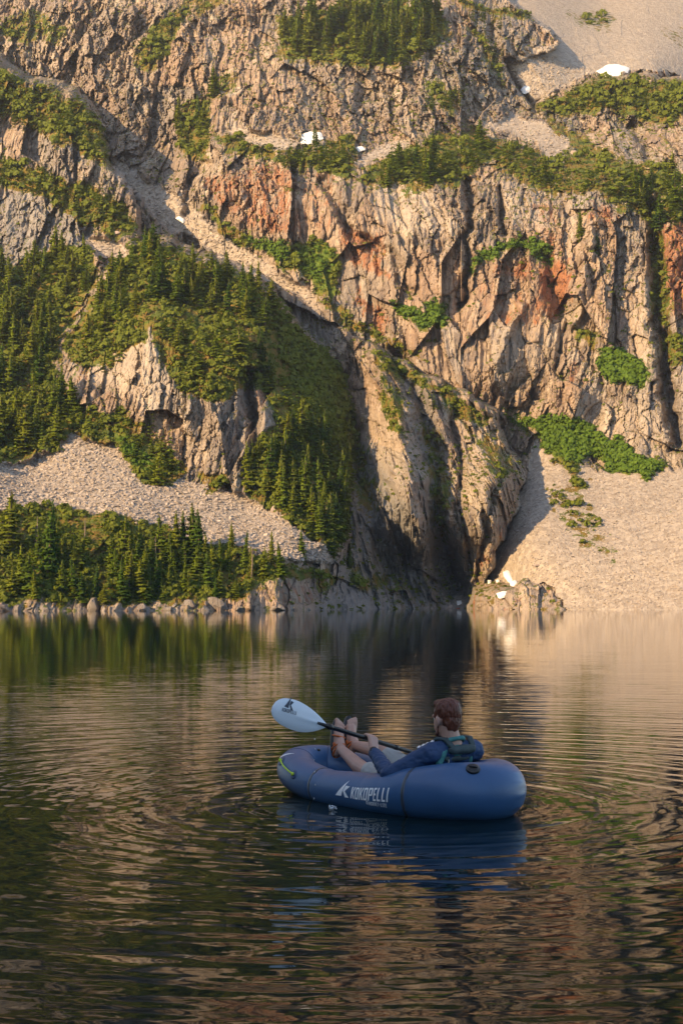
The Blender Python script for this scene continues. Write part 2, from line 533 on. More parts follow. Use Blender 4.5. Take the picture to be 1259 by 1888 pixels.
LEFT = [(-900,1130,140),(-300,1129,151),(0,1127,156),(300,1126,161),(520,1125,166),(560,1124,169),(600,1124,174),(650,1124,182),(-300,940,166),(0,940,174),(230,950,176),(430,1010,173),
 (520,1035,172),(610,1040,180),(650,1040,189),(100,800,194),(0,860,186),(200,820,193),(330,880,188),(460,930,185),(450,880,187),(400,760,192),(300,700,196),(280,600,200),
 (170,690,203),(300,500,214),(270,430,226),(390,560,209),(50,840,193),(50,700,207),(50,560,225),(100,480,237),(-300,560,215),(-900,560,200),(-300,800,180),
 (540,790,193),(470,640,198),(475,520,212),(400,490,217),(520,700,203),(650,760,214),(600,650,222),(560,570,227),(560,930,184),(610,900,193),(640,950,189),(650,860,203),(230,780,196),(150,600,216)]
CENTER = [(700,1122,187),(780,1122,195),(850,1120,199),(880,1080,195),(700,1040,195),(760,1040,200),(830,1040,203),(640,1120,179),(660,1040,190),(650,950,194),(650,800,213),(690,900,197),(750,900,186),(720,780,198),
 (700,850,198),(740,700,208),(640,610,225),(600,640,226),(540,560,236),(700,660,213),(870,760,207),(905,880,186),(840,890,196),(850,820,204),(920,830,203),(962,880,204),(885,980,186),(845,990,191),(940,990,194),
 (760,1000,193),(820,1000,197),(825,900,194),(800,740,206),(780,820,198),(560,1000,200),(900,760,209)]
OUTCROP = [(900,1120,181),(1035,1120,176),(960,1075,182),(930,1090,183),(1010,1085,180)]
P_BACK = [(-2500,-1600),(560,-1600),(740,-300),(850,-60),(960,18),(1030,75),(995,104),(925,112),(942,155),(985,203),(1012,170),(1060,153),(1180,141),
 (1259,150),(1500,160),(2600,200),(2600,1400),(-2500,1400)]
P_LEFTUP = [(-2500,0),(-300,70),(-40,100),(40,145),(100,165),(150,185),(185,240),(205,310),(245,365),(262,425),(235,470),(180,480),(140,560),(-2500,900)]
P_LEFT = [(-2500,500),(-200,520),(0,505),(60,480),(130,450),(170,460),(190,500),(210,480),(250,450),(290,445),(330,470),(400,490),(470,515),(510,550),
 (545,600),(595,650),(640,700),(662,760),(652,850),(640,950),(640,1060),(660,1140),(660,1400),(-2500,1400)]
P_CENTER = [(520,545),(548,555),(610,595),(700,640),(770,690),(850,720),(910,760),(935,830),(972,865),(960,920),(930,990),(905,1050),(890,1090),(878,1400),
 (560,1400),(560,1000),(580,800),(540,650)]
P_OUT = [(893,1400),(893,1105),(915,1092),(945,1090),(965,1076),(1000,1074),(1022,1088),(1034,1112),(1036,1400)]

def rbf(pts, X, Y, c=35.0):
    A = np.array(pts, float)
    D = np.sqrt((A[:, None, 0] - A[None, :, 0]) ** 2 + (A[:, None, 1] - A[None, :, 1]) ** 2 + c * c)
    n = len(A)
    K = np.zeros((n + 3, n + 3)); K[:n, :n] = D; K[:n, n] = 1; K[:n, n + 1:] = A[:, :2] / 1000; K[n, :n] = 1; K[n + 1:, :n] = A[:, :2].T / 1000
    K[:n, :n] -= np.eye(n) * 4
    wv = np.linalg.solve(K, np.concatenate([A[:, 2], np.zeros(3)]))
    out = wv[n] + wv[n + 1] * X / 1000 + wv[n + 2] * Y / 1000
    for k in range(n):
        out = out + wv[k] * np.sqrt((X - A[k, 0]) ** 2 + (Y - A[k, 1]) ** 2 + c * c)
    return out

GS = 1.6
gx = np.concatenate([np.arange(-900, -30, 15.), np.arange(-30, 1290, GS), np.arange(1290, 2150, 15.)])
gy = np.concatenate([np.arange(-900, -20, 12.), np.arange(-20, 1150, GS)])
GX, GY = np.meshgrid(gx, gy)
# coarse evaluation of the smooth parts, then interpolation
cx_ = np.concatenate([np.arange(-900, -30, 30.), np.arange(-30, 1300, 8.), np.arange(1300, 2180, 30.)])
cy_ = np.concatenate([np.arange(-900, -20, 20.), np.arange(-20, 1160, 8.)])
def up(Z, xs=cx_, ys=cy_):
    ix = np.clip(np.searchsorted(xs, gx) - 1, 0, len(xs) - 2); tx = (gx - xs[ix]) / (xs[ix + 1] - xs[ix])
    iy = np.clip(np.searchsorted(ys, gy) - 1, 0, len(ys) - 2); ty = (gy - ys[iy]) / (ys[iy + 1] - ys[iy])
    A = Z[:, ix] * (1 - tx) + Z[:, ix + 1] * tx
    return A[iy] * (1 - ty)[:, None] + A[iy + 1] * ty[:, None]
CX, CY = np.meshgrid(cx_, cy_)
jag = (fbm(GX / 26, GY / 26, 0 * GX, 4, 3) - .5)
jag2 = (fbm(GX / 26, GY / 26, 0 * GX + 5, 4, 9) - .5)
WX = GX + jag * 26; WY = GY + jag2 * 22
def sd_up(P):
    Z = poly_sd(CX, CY, P)
    # warp by re-sampling with a shifted lookup (cheap: gradient step)
    A = up(Z)
    gyy, gxx = np.gradient(A, gy, gx)
    return A + gxx * jag * 26 + gyy * jag2 * 22
layers = [(BOWL, None, 0), (BACK, P_BACK, 4.0), (LEFTUP, P_LEFTUP, 2.4), (CENTER, P_CENTER, 2.0), (LEFT, P_LEFT, 1.3), (OUTCROP, P_OUT, .35)]
depth = None; lay = np.zeros(GX.shape, int)
for li, (pts, P, steep) in enumerate(layers):
    D = up(rbf(pts, CX, CY))
    if P is not None:
        s = sd_up(P)
        D = D + np.maximum(s, 0) * steep + np.maximum(s + 8, 0).clip(0, 8) ** 2 * .018
        m = D < depth
        depth = np.where(m, D, depth); lay[m] = li
    else:
        depth = D

# ---- regions of cover (a soft mask per polygon, with ragged edges)
def cover(polys, soft=9.0, rag=34.0):
    m = np.zeros(GX.shape, np.float32)
    for P, val in polys:
        a = np.array(P, float)
        j0, j1 = np.searchsorted(gx, [a[:, 0].min() - 25, a[:, 0].max() + 25]); i0, i1 = np.searchsorted(gy, [a[:, 1].min() - 25, a[:, 1].max() + 25])
        if j1 <= j0 or i1 <= i0: continue
        sl_ = (slice(i0, i1), slice(j0, j1))
        s = poly_sd(GX[sl_] + jag2[sl_] * rag, GY[sl_] + jag[sl_] * rag, P)
        q = np.clip(.5 - s / (2 * soft), 0, 1); q = q * q * (3 - 2 * q) * val
        m[sl_] = np.maximum(m[sl_], q)
    return m
SCREE = [([(-900,800),(-300,830),(0,858),(60,850),(100,830),(135,795),(200,800),(240,840),(280,872),(330,885),(400,902),(450,915),(500,945),(560,980),(625,1030),(600,1042),(540,1032),(470,1012),(420,1006),(350,992),(300,972),(240,962),(220,947),(130,937),(0,937),(-300,930),(-900,930)], 1),
 ([(985,812),(1040,838),(1100,868),(1200,872),(1300,860),(2200,880),(2200,1160),(885,1160),(890,1075),(930,1000),(958,920),(973,868)], 1),
 ([(195,290),(230,305),(330,365),(385,415),(440,450),(480,478),(545,520),(600,565),(590,575),(530,540),(480,512),(420,482),(360,440),(310,420),(270,380),(220,330)], .9),
 ([(410,235),(500,242),(562,265),(520,276),(470,263),(425,250)], 1), ([(648,302),(690,275),(755,252),(750,272),(700,292),(670,306)], 1),
 ([(895,228),(950,213),(1010,232),(1048,260),(1042,304),(1010,306),(990,262),(930,242)], 1),
 ([(150,438),(215,438),(238,470),(215,492),(185,470)], 1), ([(-60,640),(20,640),(10,700),(27,735),(-60,760)], .9), ([(385,172),(435,152),(450,160),(420,182)], .7),
 ([(900,-900),(2200,-900),(2200,200),(1259,140),(1180,130),(1060,142),(985,195),(930,112),(1030,75),(960,18),(860,-60)], .95),
 ([(330,350),(380,400),(350,410),(320,385)], .7), ([(610,1040),(660,1085),(720,1118),(650,1120),(560,1050)], .3), ([(860,1075),(900,1085),(905,1126),(800,1126),(830,1110)], .5)]
GREEN = [([(-900,930),(130,937),(230,952),(330,988),(430,1012),(520,1042),(640,1062),(600,1080),(540,1072),(500,1066),(450,1098),(330,1110),(0,1108),(-900,1108)], .95),
 ([(-900,470),(0,500),(130,448),(178,470),(192,500),(160,560),(112,620),(98,680),(140,740),(215,772),(232,800),(140,795),(110,825),(60,848),(-900,850)], .9),
 ([(215,480),(270,440),(330,468),(470,515),(520,570),(560,640),(640,710),(652,800),(640,960),(612,1025),(560,975),(480,925),(450,900),(465,830),(500,780),(475,715),(410,738),(330,728),(312,690),(280,608),(250,640),(190,678),(150,692),(118,640),(170,560)], .9),
 ([(130,800),(220,760),(300,810),(345,872),(310,902),(258,892),(220,822)], .85), ([(370,875),(420,880),(430,905),(390,910)], .9),
 ([(-300,60),(0,125),(60,160),(150,185),(190,250),(204,310),(160,285),(100,262),(60,240),(0,205),(-300,200)], .95),
 ([(-300,260),(0,280),(80,310),(140,340),(230,370),(262,425),(220,442),(150,412),(90,372),(0,345),(-300,330)], .85),
 ([(0,32),(60,18),(135,60),(100,78),(30,78),(0,70)], .62), ([(240,112),(290,48),(330,20),(345,0),(350,30),(320,80),(300,112),(270,126)], .8),
 ([(318,240),(345,185),(385,175),(392,250),(372,312),(338,290)], .85), ([(350,0),(420,-10),(400,15),(360,25)], .7), ([(380,165),(420,120),(440,160),(400,182)], .6),
 ([(510,25),(620,20),(700,-5),(800,20),(835,60),(770,112),(700,132),(560,118),(510,98)], .75),
 ([(380,235),(430,248),(500,270),(560,280),(650,248),(655,300),(640,335),(560,312),(500,300),(440,282)], .62),
 ([(655,335),(720,282),(800,250),(860,238),(900,255),(960,268),(1010,292),(1060,280),(1120,290),(1259,315),(1500,320),(1500,440),(1259,420),(1180,402),(1100,352),(1020,365),(960,335),(900,302),(850,342),(760,352),(690,345)], .64),
 ([(985,200),(1060,156),(1180,146),(1259,154),(1700,170),(1700,215),(1259,190),(1245,240),(1180,222),(1100,202),(1000,214)], .95),
 ([(1000,215),(1060,245),(1145,290),(1100,302),(1035,262)], .6), ([(772,770),(812,800),(835,900),(825,1010),(800,980),(785,860)], .55), ([(660,760),(690,850),(700,960),(660,930),(640,850)], .5), ([(840,-10),(900,8),(985,30),(960,36),(880,22)], .8), ([(868,55),(920,88),(936,165),(905,140)], .75),
 ([(780,150),(865,160),(838,212),(788,192)], .6), ([(530,462),(570,434),(618,458),(632,490),(615,548),(580,546),(560,502),(518,490)], .95),
 ([(365,375),(430,418),(480,438),(532,460),(520,492),(450,452),(400,422)], .8), ([(690,652),(780,688),(850,728),(908,768),(890,785),(840,772),(800,722),(720,690)], .9),
 ([(700,690),(742,740),(748,812),(715,790)], .7), ([(1192,380),(1228,450),(1236,560),(1225,630),(1198,560),(1202,470)], .8), ([(1215,600),(1300,620),(1300,660),(1230,680)], .75),
 ([(580,548),(640,570),(720,622),(790,662),(740,655),(640,600)], .75), ([(540,600),(640,695),(650,800),(560,770),(520,680)], .9),
 ([(1000,820),(1060,850),(1090,900),(1060,900),(1030,860)], .8), ([(1005,905),(1060,890),(1110,980),(1140,1040),(1090,1020),(1040,970)], .5), ([(1045,18),(1130,22),(1125,52),(1060,46)], .55), ([(1215,50),(1300,40),(1300,90),(1235,85)], .4), ([(640,1050),(720,1062),(700,1085),(640,1078)], .7),
 ([(1060,600),(1110,620),(1100,650),(1075,640)], .6), ([(845,780),(870,800),(905,800),(945,850),(925,900),(905,860)], .42), ([(520,330),(545,345),(535,370)], .4)]
FRESH = [([(965,775),(1040,768),(1100,798),(1160,828),(1222,862),(1190,882),(1130,872),(1100,838),(1050,852),(1018,838),(985,812)], 1), ([(1108,650),(1150,652),(1202,690),(1192,712),(1130,706),(1108,682)], 1),
 ([(865,485),(940,445),(960,437),(1005,452),(1012,484),(985,480),(960,460),(930,466),(868,502)], 1), ([(715,552),(760,570),(812,558),(818,602),(780,604),(728,582)], .9), ([(455,425),(540,455),(525,490),(470,455)], .8),
 ([(538,470),(575,440),(615,462),(615,545),(585,545)], .5), ([(918,745),(985,770),(990,810),(940,790)], .4), ([(200,800),(240,800),(300,860),(270,880)], .5)]
RUST = [([(1040,40),(1200,50),(1180,90),(1090,85)], .42), ([(370,325),(540,298),(562,432),(460,422),(390,372)], .62), ([(620,418),(705,432),(725,515),(640,482)], .8), ([(995,478),(1048,480),(1052,552),(1022,592),(988,560)], 1), ([(915,478),(1000,488),(965,522),(920,510)], .85),
 ([(1205,415),(1320,415),(1320,610),(1232,575)], 1), ([(645,515),(722,600),(692,625),(658,560)], .85), ([(870,520),(1000,560),(1010,600),(900,600)], .5), ([(985,360),(1010,360),(1050,470),(1010,480)], .5),
 ([(140,640),(165,650),(160,720),(140,700)], .7), ([(930,960),(960,930),(900,1070),(870,1050)], .5), ([(450,620),(480,640),(490,720),(470,760)], .5), ([(500,1065),(560,1080),(600,1118),(520,1118)], .45), ([(1090,370),(1160,390),(1140,430),(1080,400)], .6),
 ([(1040,640),(1090,640),(1080,760),(1040,740)], .35), ([(550,520),(600,530),(610,560)], .5), ([(450,300),(620,310),(640,420),(560,430)], .4)]
PALE = [([(690,330),(800,345),(835,430),(745,432),(700,402)], 1), ([(265,600),(300,640),(310,720),(300,800),(240,720),(150,702),(200,670)], .9), ([(920,330),(1010,350),(1010,430),(930,410)], .7),
 ([(840,770),(925,800),(920,960),(880,980),(850,880)], .8), ([(650,720),(735,780),(768,950),(730,960),(690,850)], .6), ([(1160,500),(1205,520),(1205,680),(1180,690),(1160,600)], .7),  # on the buttress this paints sunlight: its lit faces get paler colour
 ([(1060,720),(1230,750),(1250,870),(1180,850),(1060,770)], .6), ([(380,430),(560,500),(600,570),(480,500)], .6), ([(1040,370),(1080,360),(1060,470),(1040,500)], .5), ([(900,600),(1030,600),(960,740),(900,700)], .45), ([(820,820),(850,900),(850,1000),(825,960)], .8)]
SHADE_GREY = [([(640,830),(700,850),(760,960),(840,980),(880,1080),(880,1150),(560,1150),(620,1060),(640,960)], 1), ([(-300,330),(60,360),(150,390),(180,470),(120,490),(-300,520)], .9), ([(540,555),(640,610),(600,640),(560,620)], .8),  # shaded parts of the rock, their dark cool tone painted in
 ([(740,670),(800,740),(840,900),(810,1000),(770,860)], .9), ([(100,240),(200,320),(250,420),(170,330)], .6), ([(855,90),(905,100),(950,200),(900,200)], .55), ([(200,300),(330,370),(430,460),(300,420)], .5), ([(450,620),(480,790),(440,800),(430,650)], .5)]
m_green = cover(GREEN); m_fresh = cover(FRESH, 12, 34); m_rust = cover(RUST, 14, 26); m_pale = cover(PALE, 12, 22); m_shade_grey = cover(SHADE_GREY, 14, 20); m_scree = cover(SCREE, 5, 18)
m_green = np.maximum(m_green, m_fresh)
m_scree[lay == 5] = 0; m_pale[lay == 5] = .6; m_rust[lay == 5] = .25
m_scree = m_scree * (1 - .9 * np.clip(m_green - .5, 0, .5) * 2)

# ---- relief in world metres: clefts, ribs, broken blocks
GROOVES = [([(730,660),(770,740),(800,830),(802,900),(815,1000),(850,1090)], 17, 7), ([(655,690),(662,850),(690,960),(720,1060)], 22, 6), ([(835,750),(852,860),(842,950),(868,1060)], 7, 3.0),
 ([(700,660),(735,780),(762,950),(790,1090)], 14, -3.0), ([(865,335),(860,470),(852,560)], 8, 6), ([(920,350),(926,428)], 6, 4), ([(1195,380),(1212,500),(1216,600),(1226,700),(1248,820)], 13, 8),
 ([(452,680),(470,780),(462,860)], 10, 5), ([(1010,480),(1030,570)], 16, 4), ([(640,430),(720,470),(760,540)], 10, 3), ([(1040,600),(1030,700)], 6, 2), ([(380,300),(350,340),(345,390)], 9, 5),
 ([(930,830),(900,960),(880,1080)], 7, 2.5), ([(1130,180),(1200,290)], 10, 4), ([(560,850),(600,1000)], 14, -2), ([(780,760),(830,960)], 5, -2), ([(600,330),(640,420)], 9, 3), ([(1090,400),(1060,600)], 9, -3), ([(960,560),(900,700)], 10, -2.5)]
for L, wd, dp in GROOVES:
    a = np.array(L, float)
    j0, j1 = np.searchsorted(gx, [a[:, 0].min() - 60, a[:, 0].max() + 60]); i0, i1 = np.searchsorted(gy, [a[:, 1].min() - 60, a[:, 1].max() + 60])
    s_ = (slice(i0, i1), slice(j0, j1))
    dd = line_d(WX[s_], WY[s_], L)
    depth[s_] += dp * np.exp(-(dd / wd) ** 2)
ux, uz = ray(GX, GY)
Xw = ux * depth; Zw = uz * depth + CAM_H
lean = np.where(lay == 3, .28, np.where(lay == 1, np.where(GX > 850, -.12, .05), 0.0))
Xl = Xw + lean * Zw
soft = np.clip(np.maximum(m_scree * .975, m_green * .55), 0, 1)
amp = 1 - soft
lo = fbm(Xw * .03, Zw * .03, depth * .03, 3, 21) - .5
xq = Xl + 5.0 * (fbm(Xw * .07, Zw * .05, depth * .04, 3, 33) - .5)
rib = 1 - np.abs(2 * fbm(xq * .07, Zw * .017, depth * .02, 4, 41, .5) - 1)
rib2 = 1 - np.abs(2 * fbm(xq * .36, Zw * .06, depth * .06, 4, 51, .6) - 1)
calm = np.clip(fbm(Xw * .06, Zw * .045, depth * .03, 3, 101) * 4.2 - 1.55 + .5 * (GY < 240), .18, 1) * (1 - .6 * m_pale * (lay != 3))      # smooth slabs between broken ground
wb = fbm(Xw * .16, Zw * .12, depth * .05, 2, 61) - .5
wx = Xl + 1.6 * wb; wz = Zw + 1.2 * (fbm(Xw * .15, Zw * .1, 0 * Xw, 2, 71) - .5)
j1 = .55 * (fbm(Xw * 1.6, Zw * 1.3, 0 * Xw, 3, 72, .6) - .5)
f1, e1, h1 = facets(wx * .17, wz * .065, 5)
f2, e2, h2 = facets((wx + j1) * .55 + 9, (wz + .25 * wx) * .20, 6)
f3, e3, h3 = facets((wx + j1) * 1.35 + 3, (wz - .2 * wx + j1) * .55, 7)
f4, e4, h4 = facets((wx + j1) * 3.0 + 5, (wz + j1) * 1.5, 8)
fine = fbm(Xw * 1.3, Zw * .8, depth * .5, 4, 81, .6) - .5
vm_ = np.clip(fbm(Xw * .06, Zw * .04, depth * .03, 2, 121) * 4 - 1.3, 0, 1) * (1 - .5 * m_pale * (lay != 3)) + 1.9 * (lay == 3)
vert = (1 - np.abs(2 * fbm(xq * .95, Zw * .075, depth * .1, 3, 111, .6) - 1) - .7) * vm_
crackw = np.maximum(np.exp(-e2 * 16), .8 * np.exp(-e3 * 12) * calm)
rel = (-4.0 * (rib - .72) - 1.2 * (rib2 - .7) * calm - 3.6 * f1 - 2.0 * f2 * (.45 + .55 * calm) - .95 * f3 * calm - .32 * f4 * calm + .45 * np.exp(-e2 * 14) + .25 * np.exp(-e3 * 12) * calm - .55 * fine - 1.7 * vert)
tone = np.clip(.5 * h2 + .32 * h3 + .18 * h1, 0, 1)
far = np.clip((depth - 120) / 100, .8, 1.9)
hump = fbm(Xw * .5, Zw * .5, depth * .3, 4, 91) - .5
in_frame = np.clip((GY + 30) / 60, .35, 1)
tw = np.clip((1150 - GY) / 60, .15, 1) * (1 + .6 * np.exp(-((GY - 1116) / 12) ** 2) * (GX < 560))
depth = depth + (rel * amp * far * tw + 5 * lo * (.3 + .7 * amp) - .8 * hump * soft * (1 - .35 * m_scree)) * in_frame
depth = np.maximum(depth, 146)
Xw = ux * depth; Zw = uz * depth + CAM_H
PW = np.stack([Xw, depth, Zw], -1)

def surf(px, py):
    """a point of the mountain as seen at a place of the photograph"""
    fx = np.interp(px, gx, np.arange(len(gx))); fy = np.interp(py, gy, np.arange(len(gy)))
    return PW[int(round(float(fy))), int(round(float(fx)))]

def build_mountain():
    ny, nx = GX.shape
    q = np.arange((nx - 1) * (ny - 1)); a = (q // (nx - 1)) * nx + q % (nx - 1)
    F = np.stack([a, a + nx, a + nx + 1, a + 1], 1)[:, ::-1]
    fl = lay.ravel()[F].max(1)
    V = PW.reshape(-1, 3)
    A = np.stack([m_green, m_rust, m_scree], -1).reshape(-1, 3); B = np.stack([m_pale, m_shade_grey, m_fresh], -1).reshape(-1, 3); C = np.stack([tone, crackw * amp, h1], -1).reshape(-1, 3)
    names = ["high_scree_bowl", "mountainside", "upper_crag", "rock_buttress", "wooded_spur", "shore_outcrop"]
    labels = ["pale scree bowl behind the crags at top right", "tall lit brown cliffs and scree above the lake", "mossy crag at the upper left edge", "grooved grey rock buttress falling to the water in the middle",
              "wooded spur with pale scree and shore bank on the left", "low tan rock outcrop at the water's edge below the scree fan"]
    for k in range(6):
        f = F[fl == k]
        if not len(f): continue
        u, inv = np.unique(f.ravel(), return_inverse=True)
        me = np_mesh(names[k], V[u], inv.reshape(-1, 4), M_rock, False)
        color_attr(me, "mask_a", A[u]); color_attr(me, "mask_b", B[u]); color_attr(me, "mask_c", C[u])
        tag(link(names[k], me), labels[k], kind="structure")
build_mountain()

# hillside behind and to the left of the camera: it keeps the near water and the raft in shade
def near_hill():
    n = 70
    xs = np.linspace(-170, 60, 93); ys = np.linspace(-130, 46, 71)
    X, Y = np.meshgrid(xs, ys)
    e = np.minimum(np.clip((-X - 34 - .2 * np.clip(Y + 5, -60, 60) ) / 70, 0, 1.2), np.clip((46 - Y) / 26, 0, 1.2))
    b = np.clip((-Y - 6) / 60, 0, 1.2)
    h = 60 * e + 9 * b
    h = h * (.75 + .6 * fbm(X * .05, Y * .05, 0 * X, 4, 5)) + 2.5 * (fbm(X * .3, Y * .3, 0 * X, 4, 6) - .5) * np.clip(h / 4, 0, 1) - 1.2
    v = np.stack([X.ravel(), Y.ravel(), h.ravel()], 1)
    nx = len(xs); ny = len(ys)
    i = np.arange((nx - 1) * (ny - 1)); a = (i // (nx - 1)) * nx + i % (nx - 1)
    me = np_mesh("near_hillside", v, np.stack([a, a + 1, a + nx + 1, a + nx], 1), M_rock)
    color_attr(me, "mask_a", np.tile([.8, 0, .1], (len(v), 1))); color_attr(me, "mask_b", np.zeros((len(v), 3))); color_attr(me, "mask_c", np.full((len(v), 3), .3))
    tag(link("near_hillside", me), "mossy hillside on the near shore behind the camera", kind="structure")
near_hill()

# the evening air over the lake
def haze():
    t = bpy.data.materials.new("haze"); t.use_nodes = True
    n = t.node_tree.nodes; n.remove(n["Principled BSDF"])
    pv = n.new("ShaderNodeVolumePrincipled")
    pv.inputs["Color"].default_value = (.93, .95, 1, 1); pv.inputs["Density"].default_value = HAZE; pv.inputs["Anisotropy"].default_value = .2
    t.node_tree.links.new(pv.outputs[0], n["Material Output"].inputs["Volume"])
    x0, x1, y0, y1, z0, z1 = -1000, 1000, -320, 1500, -12, 900
    v = [(x, y, z) for x in (x0, x1) for y in (y0, y1) for z in (z0, z1)]
    o = obj("haze", np.array(v), np.array([(0, 1, 3, 2), (4, 6, 7, 5), (0, 4, 5, 1), (2, 3, 7, 6), (0, 2, 6, 4), (1, 5, 7, 3)]), t, None, False)
    tag(o, "thin warm evening haze over the lake and cliffs", kind="stuff")
HAZE = .00022
haze()
print("max z", PW[..., 2].max(), "max y", depth.max(), "x", Xw.min(), Xw.max(), "min z", Zw.min())
# ------------------------------------------------------------------ stones, snow, plants
def rock_proto(seed, sub=2, flat=.75):
    bm = bmesh.new(); bmesh.ops.create_icosphere(bm, subdivisions=sub, radius=1)
    v = np.array([q.co[:] for q in bm.verts]); f = np.array([[x.index for x in q.verts] for q in bm.faces]); bm.free()
    r = np.random.default_rng(seed)
    for _ in range(14):                                   # cut flat faces into the lump
        n = r.normal(size=3); n /= np.linalg.norm(n); d = r.uniform(.38, .78)
        k = v @ n; m = k > d
        v[m] -= np.outer(k[m] - d, n)
    v *= r.uniform(.7, 1.25, 3) * np.array([1, 1, flat])
    return v, f

def scatter(weight, count, seed):
    """pick places of the visible mountain with a chance given by a mask; returns grid indices"""
    r = np.random.default_rng(seed)
    wgt = weight.copy()
    wgt[(GY < -12) | (GY > 1124)] = 0; wgt[(GX < -28) | (GX > 1288)] = 0
    c = np.cumsum(wgt.ravel()); k = np.searchsorted(c, r.uniform(0, c[-1], count))
    return np.unique(k)

def rand_rot(r, n, full=True):
    a = r.uniform(0, 2 * np.pi, n); ca, sa = np.cos(a), np.sin(a); z = np.zeros(n); o = np.ones(n)
    M = np.stack([np.stack([ca, -sa, z], -1), np.stack([sa, ca, z], -1), np.stack([z, z, o], -1)], -2)
    if full:
        b = r.uniform(-.9, .9, n); cb, sb = np.cos(b), np.sin(b)
        M = M @ np.stack([np.stack([o, z, z], -1), np.stack([z, cb, -sb], -1), np.stack([z, sb, cb], -1)], -2)
    return M

def joined(name, protos, P, S, mat, label, seed, kind="stuff", full=True, smooth=False):
    r = np.random.default_rng(seed)
    Vs = []; Fs = []; base = 0
    which = r.integers(0, len(protos), len(P))
    for k, (pv, pf) in enumerate(protos):
        m = which == k; n = int(m.sum())
        if not n: continue
        M = rand_rot(r, n, full)
        v = np.einsum('nij,vj->nvi', M, pv) * (S[m][:, None, :] if S.ndim == 2 else S[m][:, None, None]) + P[m][:, None, :]
        f = pf[None] + (np.arange(n) * len(pv))[:, None, None] + base
        Vs.append(v.reshape(-1, 3)); Fs.append(f.reshape(-1, pf.shape[1])); base += n * len(pv)
    o = obj(name, np.concatenate(Vs), np.concatenate(Fs), mat, None, smooth)
    return tag(o, label, None, None, kind)

PWf = PW.reshape(-1, 3)
def stones():
    left = (GX < 700) & (GY > 780); right = (GX > 850) & (GY > 780); high = ~(left | right)
    pr = [rock_proto(s, 1) for s in range(30, 36)]
    for nm, msk, n, a, b, lab, sd in (("scree_stones", left, 10500, .10, .50, "grey pink broken stones of the scree on the left", 1), ("fan_stones", right, 9000, .07, .30, "fine tan rubble covering the sunlit scree fan", 2),
                                      ("gully_stones", high, 3200, .12, .6, "loose pale stones in the gully and on the high benches", 3)):
        k = scatter(np.where(msk & (depth < 300), (m_scree > .5) * (m_green < .6), 0.0), n, sd)
        r = np.random.default_rng(sd + 40)
        S = a + (b - a) * r.random(len(k)) ** 2.6
        S = np.stack([S * r.uniform(.8, 1.3, len(k)), S * r.uniform(.8, 1.3, len(k)), S * r.uniform(.6, 1.0, len(k))], 1)
        joined(nm, pr, PWf[k], S, M_stone, lab, sd)
stones()

ORD = "first second third fourth fifth sixth seventh eighth ninth tenth eleventh twelfth thirteenth fourteenth fifteenth sixteenth seventeenth eighteenth nineteenth twentieth twenty-first twenty-second twenty-third twenty-fourth".split()
def shore_rocks():
    protos = [np_mesh("shore_rock", *rock_proto(s, 2, .8), M_rock, False) for s in range(50, 56)]
    xs = [8, 20, 27, 50, 76, 97, 104, 128, 150, 172, 184, 210, 240, 259, 268, 296, 304, 322, 346, 352, 380, 404, 440, 466, 508, 516, 540, 572, 633]
    for i, x in enumerate(xs):
        px_ = R.choice([8, 12, 17, 24]) * (1.35 if x in (20, 27, 104, 172, 184, 346) else 1.0)
        p = surf(x + R.uniform(-5, 5), R.choice([1115, 1118, 1121, 1122, 1123]))
        s = px_ * p[1] / FOC
        o = link("shore_rock", protos[i % 6])
        o.location = (p[0], p[1] + .1 * s, max(p[2], 0) - .12 * s); o.rotation_euler = (R.uniform(-.6, .6), R.uniform(-.6, .6), R.uniform(0, 6.28))
        o.scale = (s * R.uniform(.5, 1.1), s * R.uniform(.6, .9), s * R.uniform(.4, .8))
        part = "below the left conifers" if x < 210 else "below the middle bank" if x < 460 else "below the dark bluff"
        b = {0: 0, 1: 0, 2: 0}; seg = 0 if x < 210 else 1 if x < 460 else 2
        o_ = ORD[sum(1 for q in xs[:i] if (0 if q < 210 else 1 if q < 460 else 2) == seg)]
        tag(o, "%s waterline rock from the left among those %s" % (o_, part), "rock", "pale rocks along the far waterline")
    M_red = simple("red_object", (.36, .09, .05), .85, .2, 3)  # for a small flat red object of unknown kind
    bould = {q: [np_mesh("boulder", *rock_proto(s, 2, .8), q, False) for s in range(50, 56)] for q in (M_shore, M_red)}
    # single blocks that stand out
    for nm, x, y, sx, sz, lab, m in (("boulder", 845, 1123, 8, 3, "flat reddish object at the waterline below the buttress", M_red), ("boulder", 505, 944, 9, 13, "upright brown boulder at the right edge of the left scree", M_shore), ("boulder", 1120, 275 + 10, 9, 6, "pale boulder on the high green bench at right", M_shore),
                              ("boulder", 1056, 282, 11, 8, "pale boulder beside the gravel strip on the high bench", M_shore), ("boulder", 218, 432, 9, 6, "pale boulder at the top of the wooded spur", M_shore), ("boulder", 556, 1040, 8, 9, "grey boulder at the lower tip of the left scree", M_shore),
                              ("boulder", 990, 1042, 7, 5, "small tan boulder on the lower scree fan above the outcrop", M_shore), ("boulder", 975, 945, 6, 5, "small tan boulder at the left side of the scree fan", M_shore)):
        p = surf(x, y); k = p[1] / FOC
        o = link(nm, bould[m][R.randrange(6)])
        o.location = (p[0], p[1] - .2 * sx * k, p[2]); o.scale = (sx * k, sx * k * .8, sz * k); o.rotation_euler = (0, 0, R.uniform(0, 6))
        tag(o, lab, "boulder")
shore_rocks()

